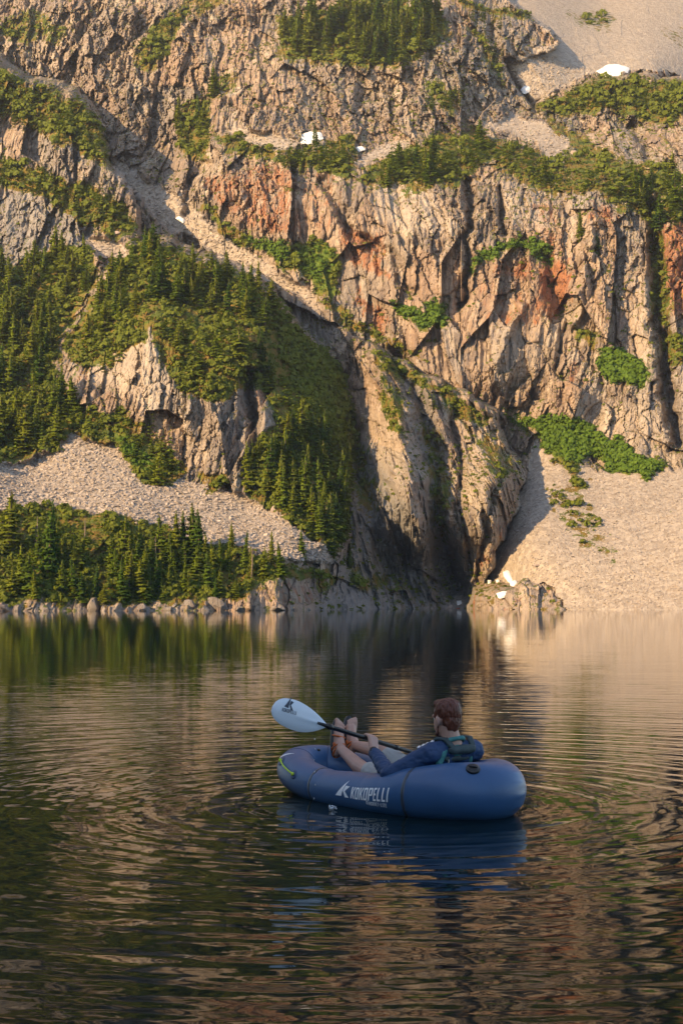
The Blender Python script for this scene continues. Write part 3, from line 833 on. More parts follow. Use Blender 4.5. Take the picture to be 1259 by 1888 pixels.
def snow():
    for P, lab, th in (([(551,252),(560,246),(572,243),(590,244),(594,254),(582,262),(568,264),(556,262)], "white snow patch on the gravel bench above the middle cliffs", .7), ([(653,272),(668,270),(674,275),(662,279)], "thin sliver of snow right of the snow patch on the bench", .4),
                    ([(1102,130),(1118,121),(1136,119),(1156,124),(1154,138),(1124,142)], "long white snow patch behind the bushy dome at top right", 1.0), ([(960,164),(970,157),(982,159),(976,168),(966,172)], "small snow patch beside the crag below the high scree", .9),
                    ([(324,402),(330,399),(341,405),(338,410)], "snow scrap in the rocky gully above the wooded spur", .5), ([(928,1054),(938,1052),(944,1064),(946,1074),(937,1072),(930,1064)], "upper white snow block at the foot of the scree fan", .55),
                    ([(940,1072),(950,1070),(956,1077),(948,1081),(941,1079)], "lower white snow block at the foot of the scree fan", .45), ([(916,1094),(926,1090),(940,1092),(936,1100),(920,1102)], "dirty snow patch just above the low outcrop", .45),
                    ([(899,1070),(905,1070),(905,1076),(899,1076)], "tiny left snow scrap above the low outcrop", .3), ([(842,1108),(850,1107),(851,1114),(843,1115)], "tiny white snow scrap at the waterline below the buttress", .3), ([(914,1070),(920,1068),(921,1073),(915,1074)], "tiny right snow scrap above the low outcrop", .3)):
        a = np.array(P, float); c = a.mean(0)
        d0 = float(np.percentile([surf(x, y - (14 if y < 140 else 4 if y < 180 else 0))[1] for x, y in list(a) + [c]], 30 if c[1] > 200 else 45)) - (6.5 if c[1] < 140 else 0)
        def plane(q):
            d = d0 + (c[1] - q[1]) * d0 / FOC * 1.3
            rx, rz = ray(q[0], q[1])
            return np.array([rx * d, d, rz * d + CAM_H])
        rings = [(1.12, -.25), (1.0, .12), (.82, .62), (.5, .9), (.2, 1.0)]
        # resample the outline so that the rim is ragged
        n = 28; t = np.linspace(0, len(a), n, endpoint=False); i0 = t.astype(int); fr = (t - i0)[:, None]
        out = a[i0] * (1 - fr) + a[(i0 + 1) % len(a)] * fr
        out = c + (out - c) * (1 + rng.normal(0, .035, (n, 1)))
        v = []; 
        up_ = np.array([0, -.75, .66])
        for sc_, h in rings:
            for q in out:
                v.append(plane(c + (q - c) * sc_) + up_ * th * h * .6 + rng.normal(0, .012, 3))
        v.append(plane(c) + up_ * th * .65)
        f = [(r * n + k, r * n + (k + 1) % n, (r + 1) * n + (k + 1) % n) for r in range(4) for k in range(n)] + [(r * n + k, (r + 1) * n + (k + 1) % n, (r + 1) * n + k) for r in range(4) for k in range(n)]
        f += [(4 * n + k, 4 * n + (k + 1) % n, 5 * n) for k in range(n)]
        tag(obj("snow_patch", np.array(v), np.array(f)[:, ::-1], M_snow), lab, "snow patch")
snow()

# ---- shrubs
def clump(seed, n=26, leaf=.30):
    r = np.random.default_rng(seed); v = []; f = []
    for i in range(n):
        d = r.normal(size=3); d /= np.linalg.norm(d); d[2] = abs(d[2]) * .9 - .15
        p = d * np.array([1, 1, .85]) * r.uniform(.55, 1.0)
        a = r.normal(size=3); a = np.cross(d, a); a /= np.linalg.norm(a); b = np.cross(d, a)
        tl = r.uniform(-.5, .5); b = b + d * tl
        s = leaf * r.uniform(.7, 1.5)
        v += [p - a * s * .8, p + a * s * .8, p + b * s * 1.2, p - b * s * .7]
        f += [(4 * i, 4 * i + 1, 4 * i + 2), (4 * i, 4 * i + 3, 4 * i + 1)]
    v = np.array(v); f = np.array(f)
    fn = np.cross(v[f[:, 1]] - v[f[:, 0]], v[f[:, 2]] - v[f[:, 0]]); flip = (fn * v[f].mean(1)).sum(1) < 0
    f[flip] = f[flip][:, ::-1]
    return v, f

def shrubs():
    pr = [clump(s) for s in range(5)]
    g = np.where((m_fresh < .4), np.clip(m_green - .38, 0, 1) * (.25 + 1.5 * np.clip(hump * 4, 0, 1)), 0)
    g = g + 1.1 * cover([([(515,590),(560,610),(640,705),(655,800),(640,930),(600,800),(545,690)], 1)]) * (m_green > .35)
    k = scatter(g, 11000, 5)
    r = np.random.default_rng(6)
    S = (.28 + .75 * r.random(len(k)) ** 2) * np.clip(depth.ravel()[k] / 200, .8, 1.5)
    p = PWf[k].copy(); p[:, 2] += S * .2; p[:, 1] -= S * .25
    joined("shrub_cover", pr, p, S, M_shrub, "dark green low shrubs and heather over the ledges and slopes", 7, full=False)
    # loose tufts on cracks and ledges of the cliffs
    nrm_up = np.zeros_like(depth); nrm_up[:-1] = (depth[:-1] - depth[1:]) / np.maximum(Zw[:-1] - Zw[1:], .02)
    led = np.where((m_scree < .3) & (m_green < .4) & (nrm_up > 1.1), np.clip(fbm(Xw * .06, Zw * .05, depth * .03, 3, 301) - .42, 0, 1), 0)
    k = scatter(led, 2600, 15); r = np.random.default_rng(16)
    S = .12 + .42 * r.random(len(k)) ** 2.2
    p = PWf[k].copy(); p[:, 1] -= S * .3
    joined("ledge_tufts", pr, p, S, M_shrub, "small green tufts growing on ledges of the brown cliffs", 17, full=False)
    k = scatter(np.clip(m_fresh - .12, 0, 1) ** 1.3, 3600, 8); r = np.random.default_rng(9)
    S = (.16 + .55 * r.random(len(k)) ** 1.6) * np.clip(.45 + m_fresh.ravel()[k], 0, 1.2)
    p = PWf[k].copy(); p[:, 2] += S * .3; p[:, 1] -= S * .3
    joined("alder_thicket", pr, p, S, M_alder, "bright green alder thickets on the cliff ledges and above the scree fan", 10, full=False)
shrubs()

# ---- conifers, 1 m tall prototypes
def conifer(seed, width=.17, low=.05, whorls=17, per=8, ragged=.25, lite=False):
    r = np.random.default_rng(seed); v = []; f = []
    def tri(*q):
        b = len(v); v.extend(q); f.append((b, b + 1, b + 2))
    up_ = np.array([0, 0, 1.])
    for i in range(whorls):
        t = i / (whorls - 1)
        z = low + (.965 - low) * t ** .92
        rad = width * ((1 - t) ** .8 * (1 - .35 * (1 - t) ** 6)) * r.uniform(1 - ragged, 1 + ragged * .7) + .012
        nb = max(4, int(round(per * (1 - .45 * t))))
        for j in range(nb):
            if r.random() < .10 * ragged * 4: continue
            a = 2 * math.pi * (j + r.uniform(-.4, .4)) / nb + i * 1.3
            d = np.array([math.cos(a), math.sin(a), 0]); sd = np.array([-d[1], d[0], 0])
            L = rad * r.uniform(.65, 1.2); zz = z + r.uniform(-.02, .02)
            dr = L * r.uniform(.25, .6)
            p0 = up_ * (zz + L * .15); p1 = d * L * .55 + up_ * (zz - dr * .35); p2 = d * L + up_ * (zz - dr + L * .12)
            wd = L * r.uniform(.3, .45)
            tri(p0, p1 + sd * wd - up_ * dr * .25, p1 - sd * wd - up_ * dr * .25)
            tri(p1 + sd * wd * 1.0 - up_ * dr * .25, p2, p1 - sd * wd - up_ * dr * .25)
            if not lite:
                h = .030 * r.uniform(.7, 1.4)                 # hanging sprays below the branch
                tri(p0 - up_ * .004, p1, p1 * .8 - up_ * h + up_ * 0)
                tri(p1, p2, (p1 + p2) * .5 - up_ * h)
                q = (p1 + p2) * .5
                tri(p1, q + sd * wd * .9 + up_ * L * .10, p2 + sd * wd * .3)
                tri(p1, p2 - sd * wd * .3, q - sd * wd * .9 + up_ * L * .10)
    tri(np.array([.008, 0, .93]), np.array([-.008, .004, .93]), np.array([0, 0, 1.0]))
    tri(np.array([0, .008, .93]), np.array([0, -.008, .93]), np.array([0, 0, 1.0]))
    return np.array(v), np.array(f)
def leafy(name, v, f, mat, center_fn, upw=.35):
    # soft outward shading normals, so that the crown shades as one body of needles
    o = center_fn(v)
    fc = v[f].mean(1); fn = np.cross(v[f[:, 1]] - v[f[:, 0]], v[f[:, 2]] - v[f[:, 0]])
    out = center_fn(fc)
    flip = (fn * out).sum(1) < 0
    f = f.copy(); f[flip] = f[flip][:, ::-1]
    fn[flip] *= -1; fn /= np.linalg.norm(fn, axis=1, keepdims=True) + 1e-9
    vn = o / (np.linalg.norm(o, axis=1, keepdims=True) + 1e-9)
    acc = np.zeros_like(v)
    for k in range(3): np.add.at(acc, f[:, k], fn)
    acc /= np.linalg.norm(acc, axis=1, keepdims=True) + 1e-9
    n = vn * .75 + acc * .45 + np.array([0, 0, upw * .4]); n /= np.linalg.norm(n, axis=1, keepdims=True) + 1e-9
    me = np_mesh(name, v, f, mat, True)
    me.normals_split_custom_set_from_vertices(n.tolist())
    return me
def axis_out(p):
    o = p.copy(); r = np.hypot(p[:, 0], p[:, 1]) + 1e-6
    o[:, 0] /= r; o[:, 1] /= r; o[:, 2] = .25
    return o
def trunk_mesh(seed):
    r = random.Random(seed); m = MB()
    m.tube([(0, 0, -.06), (r.uniform(-.006, .006), r.uniform(-.006, .006), .4), (0, 0, .97)], [.020, .013, .003], 6)
    return m.mesh("trunk", M_bark)
SPEC = [dict(width=.15, low=.04), dict(width=.19, low=.03, ragged=.3), dict(width=.13, low=.07, ragged=.35, whorls=18), dict(width=.22, low=.02, per=9, whorls=15), dict(width=.165, low=.05, ragged=.45), dict(width=.25, low=.02, per=10, whorls=13, ragged=.35), dict(width=.11, low=.10, ragged=.5, per=6)]
CROWN = [leafy("crown", *conifer(100 + i, **s), M_needle, axis_out) for i, s in enumerate(SPEC)]
LITE = [conifer(200 + i, **{**s, 'whorls': 9, 'per': 6}, lite=True) for i, s in enumerate(SPEC)]
TRUNK = [trunk_mesh(i) for i in range(7)]

# single trees that can be pointed at: x, foot, height (photograph), kind, label
SINGLE = [(16,1015,112,1,"tall broad conifer at the left edge of the shore bank"), (90,1068,140,0,"tallest slender conifer on the left shore bank"), (104,1050,95,2,"thin conifer just right of the tallest on the left bank"),
 (70,1045,80,2,None), (40,1080,82,1,None), (55,1094,75,3,None), (120,1045,65,0,None), (136,1058,62,1,None), (112,1092,58,3,None), (152,1108,60,1,None), (178,1110,68,0,None), (66,1105,52,3,None), (26,1100,60,5,None), (135,1100,40,5,None), (165,1112,36,3,None), (192,1112,42,5,None),
 (230,1040,92,0,None), (246,1035,70,1,None), (250,1070,82,1,None), (262,1030,66,0,None), (296,1030,86,1,"broad conifer rising into the scree on the middle bank"), (325,1030,92,0,None), (338,1020,74,0,None), (357,1030,98,0,None), (370,1035,100,0,"tall slim conifer standing against the scree on the middle bank"), (345,1052,62,3,None), (378,1052,66,1,None), (396,1066,70,0,None), (408,1052,62,2,None),
 (212,1076,70,1,None), (238,1092,76,1,None), (262,1102,72,3,None), (293,1088,62,0,None), (311,1092,56,2,"narrow yellow green spire near the water in the middle bank"), (320,1062,60,1,None), (340,1094,66,0,None), (348,1096,46,2,None), (407,1094,46,1,None), (398,1100,36,3,None), (270,1112,40,5,None), (230,1112,44,5,None), (300,1112,30,5,None),
 (427,1022,62,0,"lone conifer with its top against the lower scree"), (436,1102,36,5,None), (465,1062,52,2,None), (484,1066,56,1,None), (502,1040,62,2,"thin spire conifer before the scree, left of the bluff"), (519,1066,66,0,"conifer at the edge above the dark bluff"), (558,1038,66,0,"lone dark conifer at the lower tip of the scree"), (645,1045,44,2,"small sunlit conifer on the shaded foot of the buttress"), (615,1030,40,0,None), (632,1040,36,1,None),
 (482,700,92,1,"tall sunlit conifer alone on the right shoulder of the spur"), (494,725,70,3,"bushy conifer just below the lone shoulder tree"), (578,272,50,6,None), (585,270,36,0,"small conifer by the snow patch"), (396,180,66,0,"lone tall conifer on the upper left rock face"), (860,330,62,0,None), (714,345,50,3,"broad conifer at the cliff edge left of centre"), (1070,445,64,2,"slim conifer clinging to the right cliff face"), (1102,470,42,5,"round bushy conifer halfway up the right cliff"), (1200,405,90,1,"large dark conifer on the cliff top at right"), (1215,420,70,3,None), (1185,395,60,1,None)]
GROVES = [("conifer on the left shore bank", [(-20,1000),(60,1000),(140,1040),(205,1085),(200,1110),(-20,1108)], 20, 40, 75, (0,1,2,3)),
 ("conifer on the middle shore bank", [(205,1050),(330,1020),(440,1040),(500,1068),(430,1105),(215,1108)], 30, 34, 80, (0,0,1,2,3)),
 ("small conifer in the shore bank hollow", [(40,960),(220,970),(260,1010),(180,1030),(90,1010)], 30, 24, 44, (1,3,5)),
 ("dark conifer in the left edge forest", [(-20,500),(130,470),(178,490),(160,560),(110,630),(95,690),(140,750),(130,800),(60,850),(-20,850)], 125, 42, 86, (0,1,1,3)),
 ("conifer on the wooded top of the spur", [(215,500),(265,450),(330,480),(470,525),(520,580),(500,620),(430,600),(300,560),(190,620),(150,650),(170,570)], 110, 36, 74, (0,1,1,3,4)),
 ("bushy conifer on the spur front", [(300,600),(420,590),(490,650),(480,720),(400,738),(330,726),(312,680)], 60, 30, 62, (1,3,5,5)),
 ("conifer in the thicket beside bare rock", [(190,600),(280,610),(240,660),(185,690),(150,690),(140,640)], 20, 30, 52, (3,5,1)),
 ("conifer at the head of the left scree", [(130,740),(225,760),(225,800),(150,805),(130,790)], 16, 34, 58, (1,3,3)),
 ("conifer between bare rock and scree", [(225,790),(290,800),(340,870),(305,898),(262,890),(230,830)], 20, 34, 66, (1,3,0)),
 ("sunlit conifer right of the left scree", [(455,880),(530,790),(590,800),(640,900),(640,1000),(605,1025),(560,975),(500,930),(455,905)], 84, 44, 92, (0,0,1,1,2)),
 ("conifer on the shaded right slope", [(520,740),(590,740),(640,800),(650,900),(600,860),(540,790)], 40, 34, 58, (1,3,0)),
 ("bushy conifer on the dark slope right of the spur", [(525,590),(560,610),(640,705),(650,800),(600,770),(545,690)], 60, 26, 50, (3,5,1,3)),
 ("conifer on the mossy crag at upper left", [(-10,150),(60,175),(150,200),(190,255),(195,300),(100,265),(-10,215)], 60, 26, 50, (3,5,5,1)),
 ("conifer on the terrace below the crag", [(-10,300),(80,325),(150,355),(250,390),(255,425),(150,412),(80,365),(-10,345)], 70, 24, 48, (1,3,5)),
 ("dark conifer in the cluster left of the gravel bench", [(325,230),(350,200),(385,190),(388,260),(370,308),(338,285)], 15, 36, 64, (0,1,2)),
 ("small conifer in the slanting line at upper left", [(245,112),(290,60),(330,35),(325,65),(300,105),(272,122)], 14, 18, 36, (1,3)),
 ("dark conifer in the grove at the top centre", [(515,90),(560,100),(640,110),(720,130),(770,105),(828,62),(790,30),(620,40),(520,60)], 86, 42, 84, (0,1,0,2)),
 ("conifer on the bench beside the snow patch", [(510,300),(560,290),(640,280),(650,315),(600,320),(530,315)], 40, 32, 54, (0,1,3)),
 ("conifer on the middle cliff rim", [(690,340),(760,345),(850,335),(900,295),(960,325),(1010,355),(1000,300),(900,270),(800,290),(720,300)], 90, 32, 64, (0,1,3)),
 ("conifer on the right cliff rim", [(1010,350),(1040,320),(1110,330),(1110,350),(1060,362)], 12, 30, 56, (0,1,3)),
 ("bushy tree on the top right dome", [(990,205),(1060,166),(1180,158),(1250,164),(1240,230),(1180,222),(1100,205),(1030,212)], 80, 22, 38, (3,5,5,1)),
 ("conifer on the right hand cliff top", [(1120,345),(1180,330),(1270,335),(1270,425),(1190,405),(1130,370)], 44, 36, 70, (1,3,0)),
 ("tree in the dark cleft on the right", [(1195,420),(1222,450),(1232,560),(1220,640),(1200,560)], 14, 30, 46, (3,5,1)),
 ("bushy tree on the green knoll behind the spur", [(530,490),(570,455),(615,475),(625,500),(610,545),(580,545)], 18, 22, 38, (5,5,3)),
 ("small tree on the buttress crest", [(690,680),(780,700),(850,740),(900,775),(860,785),(790,750),(700,710)], 26, 18, 34, (5,3,5)),
 ("small conifer on the crags at the top", [(850,20),(900,25),(980,40),(960,45),(870,70),(930,100),(935,150),(900,100)], 18, 18, 34, (1,3)),
 ("small conifer on the ledges of the upper crag", [(785,190),(860,180),(835,215),(790,205)], 9, 22, 42, (1,0,3)),
 ("small conifer on the gravel bench", [(390,250),(440,262),(500,280),(480,290),(420,275)], 9, 18, 36, (0,1,3)),
 ("bushy tree low on the rib of the buttress", [(700,700),(740,745),(748,810),(720,800),(705,750)], 8, 18, 30, (5,3))]

M_snag = simple("dead_wood", (.27, .20, .15), .9, .3, 6)
def trees():
    allt = []
    for x, y, h, k, lab in SINGLE: allt.append([x, y, h, k, lab, None])
    for gi, (lab, P, n, h0, h1, kinds) in enumerate(GROVES):
        a = np.array(P, float); pts = []; tries = 0
        md = math.sqrt(abs(sum(a[i][0] * a[(i + 1) % len(a)][1] - a[(i + 1) % len(a)][0] * a[i][1] for i in range(len(a)))) / 2 / n) * .62
        while len(pts) < n and tries < n * 60:
            tries += 1
            q = np.array([R.uniform(a[:, 0].min(), a[:, 0].max()), R.uniform(a[:, 1].min(), a[:, 1].max())])
            if poly_sd(np.array([q[0]]), np.array([q[1]]), P)[0] > 0: continue
            if any((q[0] - o[0]) ** 2 + (1.5 * (q[1] - o[1])) ** 2 < md * md for o in pts): continue
            pts.append(q)
        for q in pts:
            h = h0 + (h1 - h0) * R.random() ** 1.3
            allt.append([q[0], q[1], h, R.choice(kinds), lab, gi])
    order = sorted(range(len(allt)), key=lambda i: -allt[i][2])
    # the nearest and largest 300 are trees of their own
    big = [i for i in range(len(SINGLE))] + [i for i in order if i >= len(SINGLE)]
    single = set(big[:300])
    ext = {}
    for i in single:
        g = allt[i][5]
        if g is not None: ext.setdefault(g, []).append(i)
    special = {}
    for g, m in ext.items():
        if len(m) >= 3:
            left = min(m, key=lambda i: allt[i][0]); right = max(m, key=lambda i: allt[i][0]); tall = max(m, key=lambda i: allt[i][2])
            special[tall] = "tallest "; special.setdefault(left, "leftmost "); special.setdefault(right, "rightmost ")
    rest_p = []; rest_s = []
    def describe(i, mates, lab):
        xs = sorted(allt[j][0] for j in mates); ys = sorted(allt[j][1] for j in mates); hs = sorted(allt[j][2] for j in mates)
        n = len(mates); fx = xs.index(allt[i][0]) / max(n - 1, 1); fy = ys.index(allt[i][1]) / max(n - 1, 1); fh = hs.index(allt[i][2]) / max(n - 1, 1)
        a = ("far left", "left", "middle", "right", "far right")[min(4, int(fx * 5))]
        b = ("upper", "mid height", "lower")[min(2, int(fy * 3))]
        c = ("short ", "", "tall ")[min(2, int(fh * 3))] + ("slim ", "broad ", "thin ", "wide ", "ragged ", "bushy ", "sparse ")[allt[i][3]]
        for wd in ("dark ", "bushy ", "small ", "sunlit "):
            if lab.startswith(wd): lab = lab[len(wd):]
        return c + lab + ", " + b + " " + a
    for i, (x, y, h, k, lab, g) in enumerate(allt):
        p = surf(x, y); H = h * p[1] / FOC
        if i in single:
            root = empty("conifer_tree", (p[0], p[1], p[2] - .05 * H))
            root.rotation_euler = (R.uniform(-.08, .08), R.uniform(-.08, .08), R.uniform(0, 6.28))
            s = H * R.uniform(1.0, 1.15); wd = s * R.uniform(.95, 1.6)
            root.scale = (wd, wd, s)
            link("crown", CROWN[k], root); link("trunk", TRUNK[k], root)
            if g is None:
                if lab is None and False:
                    lab = ("sunlit conifer among the front trees of the left shore bank" if x < 205 else "sunlit conifer among the front trees of the middle shore bank" if x < 440 and y > 900
                           else "small conifer near the foot of the scree and bluff" if y > 900 else "conifer standing out on the high rim above the cliffs")
                if lab is None: lab = describe(i, [j for j in single if allt[j][5] is None and allt[j][4] is None and (allt[j][1] > 900) == (y > 900)], "conifer fronting the shore bank" if y > 900 else "conifer on the cliff rims")
                tag(root, lab, "tree", "conifers singled out on the shore and cliffs")
            else:
                l = special.get(i, "") + lab if i in special else describe(i, ext[g], lab)
                tag(root, l.replace("tallest small", "tallest"), "tree", GROVES[g][0].replace("conifer", "conifers", 1).replace("tree ", "trees ", 1))
        else:
            rest_p.append(p - np.array([0, 0, .05 * H])); wq = H * R.uniform(1.0, 1.7); rest_s.append((wq, wq, H * 1.1))
    by = {}
    for o in bpy.data.objects:
        if o.name.startswith("conifer_tree"): by.setdefault(o["label"], []).append(o)
    for l, m in by.items():
        if len(m) > 1:
            m.sort(key=lambda o: project(o.location)[0])
            sfx = ["left one", "right one"] if len(m) == 2 else ["left one", "middle one", "right one"] if len(m) == 3 else ["first from left", "second from left", "third from left", "fourth from left", "fifth from left", "sixth from left"]
            for o, q in zip(m, sfx): o["label"] = l + ", " + q
    joined("small_conifers", LITE, np.array(rest_p), np.array(rest_s), M_needle, "smaller distant conifers scattered over the ledges and benches", 77, full=False)
    # bare dead trees among the living
    for i, (x, y, h, lab) in enumerate(((70, 1012, 62, "bare grey dead tree among the left shore conifers"), (158, 1000, 50, "thin dead snag at the back of the left shore bank"), (287, 1040, 52, "dead snag left of the middle bank conifers"), (464, 1064, 58, "brown dead tree beside the conifers above the bluff"), (600, 985, 60, "dead snag in the stand right of the left scree"), (640, 930, 52, "pale dead snag at the shaded edge of the buttress"))):
        p = surf(x, y); Hh = h * p[1] / FOC; rr = random.Random(i)
        root = empty("dead_tree", (p[0], p[1] - .3, p[2] - .1)); tag(root, lab, "tree", "dead trees on the shore and slope")
        MB().tube([(0, 0, 0), (.02 * Hh, 0, .5 * Hh), (.01 * Hh, .01 * Hh, Hh)], [.022 * Hh, .015 * Hh, .003 * Hh], 7).build("trunk", M_snag, root)
        for k in range(22):
            z = Hh * rr.uniform(.2, .95); a = rr.uniform(0, 6.28); L = Hh * .13 * (1.1 - z / Hh) * rr.uniform(.5, 1.3)
            MB().tube([(.015 * Hh, 0, z), (L * .6 * math.cos(a), L * .6 * math.sin(a), z - L * .1), (L * math.cos(a), L * math.sin(a), z - L * rr.uniform(.1, .4))], [.006 * Hh, .0045 * Hh, .002 * Hh], 4).build("branch", M_snag, root)
    print("trees", len(allt), len(single))
trees()
# ------------------------------------------------------------------ raft, paddle, man: metres in the raft's own frame (x to the bow, y to port)
RX, RY, RROT = .355, 9.60, math.radians(130)
RM = Matrix.Translation((RX, RY, 0)) @ Matrix.Rotation(RROT, 4, 'Z')
RMi = RM.inverted()
M_tube = simple("raft_fabric", (.038, .102, .225), .38, .16, 6, .12, 160)
M_tube_dark = simple("raft_lining", (.030, .062, .15), .5, .1, 8)
M_seam = simple("seam_tape", (.048, .062, .085), .3, .2, 20)
M_print = simple("white_print", (.86, .87, .88), .5, .04, 40)
M_black = simple("black_plastic", (.012, .012, .014), .4, .2, 30)
M_cord = simple("neon_cord", (.55, .75, .05), .6, .1, 60)
M_blade = simple("paddle_blade", (.70, .76, .82), .35, .03, 8)
M_shaft = simple("carbon_shaft", (.012, .012, .013), .3, .2, 80)
M_ink = simple("dark_print", (.035, .045, .07), .5, .1, 40)
M_skin = simple("skin", (.50, .29, .215), .5, .10, 25, .05, 120)
M_skin.node_tree.nodes["Principled BSDF"].inputs["Subsurface Weight"].default_value = .08
M_skin.node_tree.nodes["Principled BSDF"].inputs["Subsurface Radius"].default_value = (.012, .004, .002)
M_hair = None
def hair_material():
    t = NT("auburn_hair"); c = t.coord()
    n = t.noise(t.vm('MULTIPLY', c, (160, 160, 22)), 1, 4, .6)
    t.set(Base_Color=t.ramp(n, [(.3, (.05, .012, .006)), (.55, (.13, .034, .014)), (.75, (.22, .062, .024))]), Roughness=.45, Normal=t.bump(n, .7, .006))
    return t.m
M_hair = hair_material()
M_jacket = simple("navy_jacket", (.018, .050, .13), .65, .18, 14, .25, 90)
M_vest = simple("vest_fabric", (.038, .060, .062), .7, .15, 25, .2, 150)
M_teal = simple("teal_fleece", (.055, .21, .20), .8, .15, 40, .2, 200)
M_shorts = simple("light_shorts", (.42, .42, .40), .8, .1, 30, .15, 150)
M_orange = simple("orange_webbing", (.55, .13, .025), .6, .2, 60)
M_watch = simple("watch_rubber", (.02, .028, .045), .4, .2, 60)
M_white = simple("eye_white", (.7, .7, .68), .3, .02, 60)

raft = empty("packraft", (RX, RY, 0)); raft.rotation_euler = (0, 0, RROT)
tag(raft, "navy blue inflatable packraft floating on the dark lake with a man in it", "raft")

# --- main tube
def loop_xy(n=4000, e=2.75, ax=.897, ay=.315):
    a = np.linspace(0, 2 * np.pi, n, endpoint=False); c = np.cos(a); s_ = np.sin(a)
    e = np.where(c > 0, e, e - .6 * np.clip(-c * 3, 0, 1))
    x = .022 + ax * np.sign(c) * np.abs(c) ** (2 / e); y = ay * np.sign(s_) * np.abs(s_) ** (2 / e)
    y = y * np.interp(x, [-.9, -.5, .1, .6, .95], [1.06, 1.05, 1.0, .95, .92])
    return x, y
lx, ly = loop_xy()
seg = np.hypot(np.diff(np.append(lx, lx[0])), np.diff(np.append(ly, ly[0])))
LEN = seg.sum(); cum = np.concatenate([[0], np.cumsum(seg)[:-1]])
def tube_c(s_):
    """centre, outward normal, radius of the tube at arc length s (bow tip = 0, then port side)"""
    s_ = np.asarray(s_, float) % LEN
    x = np.interp(s_, cum, lx, period=LEN); y = np.interp(s_, cum, ly, period=LEN)
    h = .02
    x2 = np.interp((s_ + h) % LEN, cum, lx, period=LEN); y2 = np.interp((s_ + h) % LEN, cum, ly, period=LEN)
    x1 = np.interp((s_ - h) % LEN, cum, lx, period=LEN); y1 = np.interp((s_ - h) % LEN, cum, ly, period=LEN)
    tx, ty = x2 - x1, y2 - y1; L = np.hypot(tx, ty)
    r = np.interp(x, [-.9, -.72, -.45, -.15, .3, .7, .92], [.184, .182, .166, .138, .126, .132, .144])
    zc = r - .05 + .060 * np.clip((x - .25) / .6, 0, 1) ** 1.5 + .022 * np.clip((-x - .4) / .4, 0, 1)
    return x, y, zc, ty / L, -tx / L, r
def tube_p(s_, psi, off=0.0):
    x, y, z, nx_, ny_, r = tube_c(s_)
    rr = r + off
    return np.stack([x + rr * np.cos(psi) * nx_, y + rr * np.cos(psi) * ny_, z + rr * np.sin(psi)], -1)
def to_world(p):
    p = np.asarray(p, float); c, s_ = math.cos(RROT), math.sin(RROT)
    return np.stack([RX + c * p[..., 0] - s_ * p[..., 1], RY + s_ * p[..., 0] + c * p[..., 1], p[..., 2]], -1)
_S, _Y = np.meshgrid(np.linspace(0, LEN, 600, endpoint=False), np.linspace(-.6, 2.2, 150))
_P = to_world(tube_p(_S, _Y)); _Q = to_world(tube_p(_S, _Y, .01)) - _P
_front = (_Q * (_P - np.array([0, 0, CAM_H]))).sum(-1) < 0
_px, _py = project(_P)
def tube_at(px, py):
    d = np.where(_front, (_px - px) ** 2 + (_py - py) ** 2 + 2.0 * (_P[..., 1] - 8.5) * 3, 1e9)
    k = np.unravel_index(d.argmin(), d.shape)
    return float(_S[k]), float(_Y[k])
s_puck, _ = tube_at(962, 1450)
def make_tube():
    ns, nr = 420, 40
    s_ = np.linspace(0, LEN, ns, endpoint=False); a = np.linspace(0, 2 * np.pi, nr, endpoint=False)
    S, A = np.meshgrid(s_, a, indexing='ij')
    # the cloth pulls in a little at every seam and puckers at the tight stern corner
    off = np.zeros_like(S)
    for q in SEAMS[:4]: off += .0022 * np.sin(A * 21 + q * 9 + 2 * np.sin(A * 5)) * np.exp(-(((S - q + LEN / 2) % LEN - LEN / 2) / .05) ** 2)
    for q in SEAMS: off -= .0035 * np.exp(-(((S - q + LEN / 2) % LEN - LEN / 2) / .02) ** 2)
    d = ((S - s_puck + LEN / 2) % LEN - LEN / 2)
    off += .009 * np.sin(A * 24) * np.exp(-(d / .035) ** 2) * np.clip(np.cos(A) , 0, 1)
    off += .0025 * (fbm(np.cos(S * 2 * np.pi / LEN) * 5, np.sin(S * 2 * np.pi / LEN) * 5, A * 1.2, 3, 12) - .5)
    v = tube_p(S, A, off).reshape(-1, 3)
    i, j = np.meshgrid(np.arange(ns), np.arange(nr), indexing='ij')
    f = np.stack([i * nr + j, i * nr + (j + 1) % nr, ((i + 1) % ns) * nr + (j + 1) % nr, ((i + 1) % ns) * nr + j], -1).reshape(-1, 4)
    obj("tube", v, f[:, ::-1], M_tube, raft)
s1, _ = tube_at(568, 1445); s2, _ = tube_at(741, 1470)
SEAMS = [s1, s2, LEN - s1, LEN - s2, .16, LEN - .16]
make_tube()
def band(s0, w, mat, name="seam_tape", off=.0015):
    a = np.linspace(0, 2 * np.pi, 41)[:-1]; ss = np.array([s0 - w, s0 - w * .9, s0, s0 + w * .9, s0 + w])
    oo = np.array([-.004, off, off, off, -.004]) - .002
    S, A = np.meshgrid(ss, a, indexing='ij')
    v = tube_p(S, A, np.broadcast_to(oo[:, None], S.shape)).reshape(-1, 3)
    i, j = np.meshgrid(np.arange(4), np.arange(40), indexing='ij')
    f = np.stack([i * 40 + j, i * 40 + (j + 1) % 40, (i + 1) * 40 + (j + 1) % 40, (i + 1) * 40 + j], -1).reshape(-1, 4)
    obj(name, v, f[:, ::-1], mat, raft)
for q in SEAMS[:4]: band(q, .011, M_seam)
for q in SEAMS[4:]: band(q, .006, M_tube_dark)

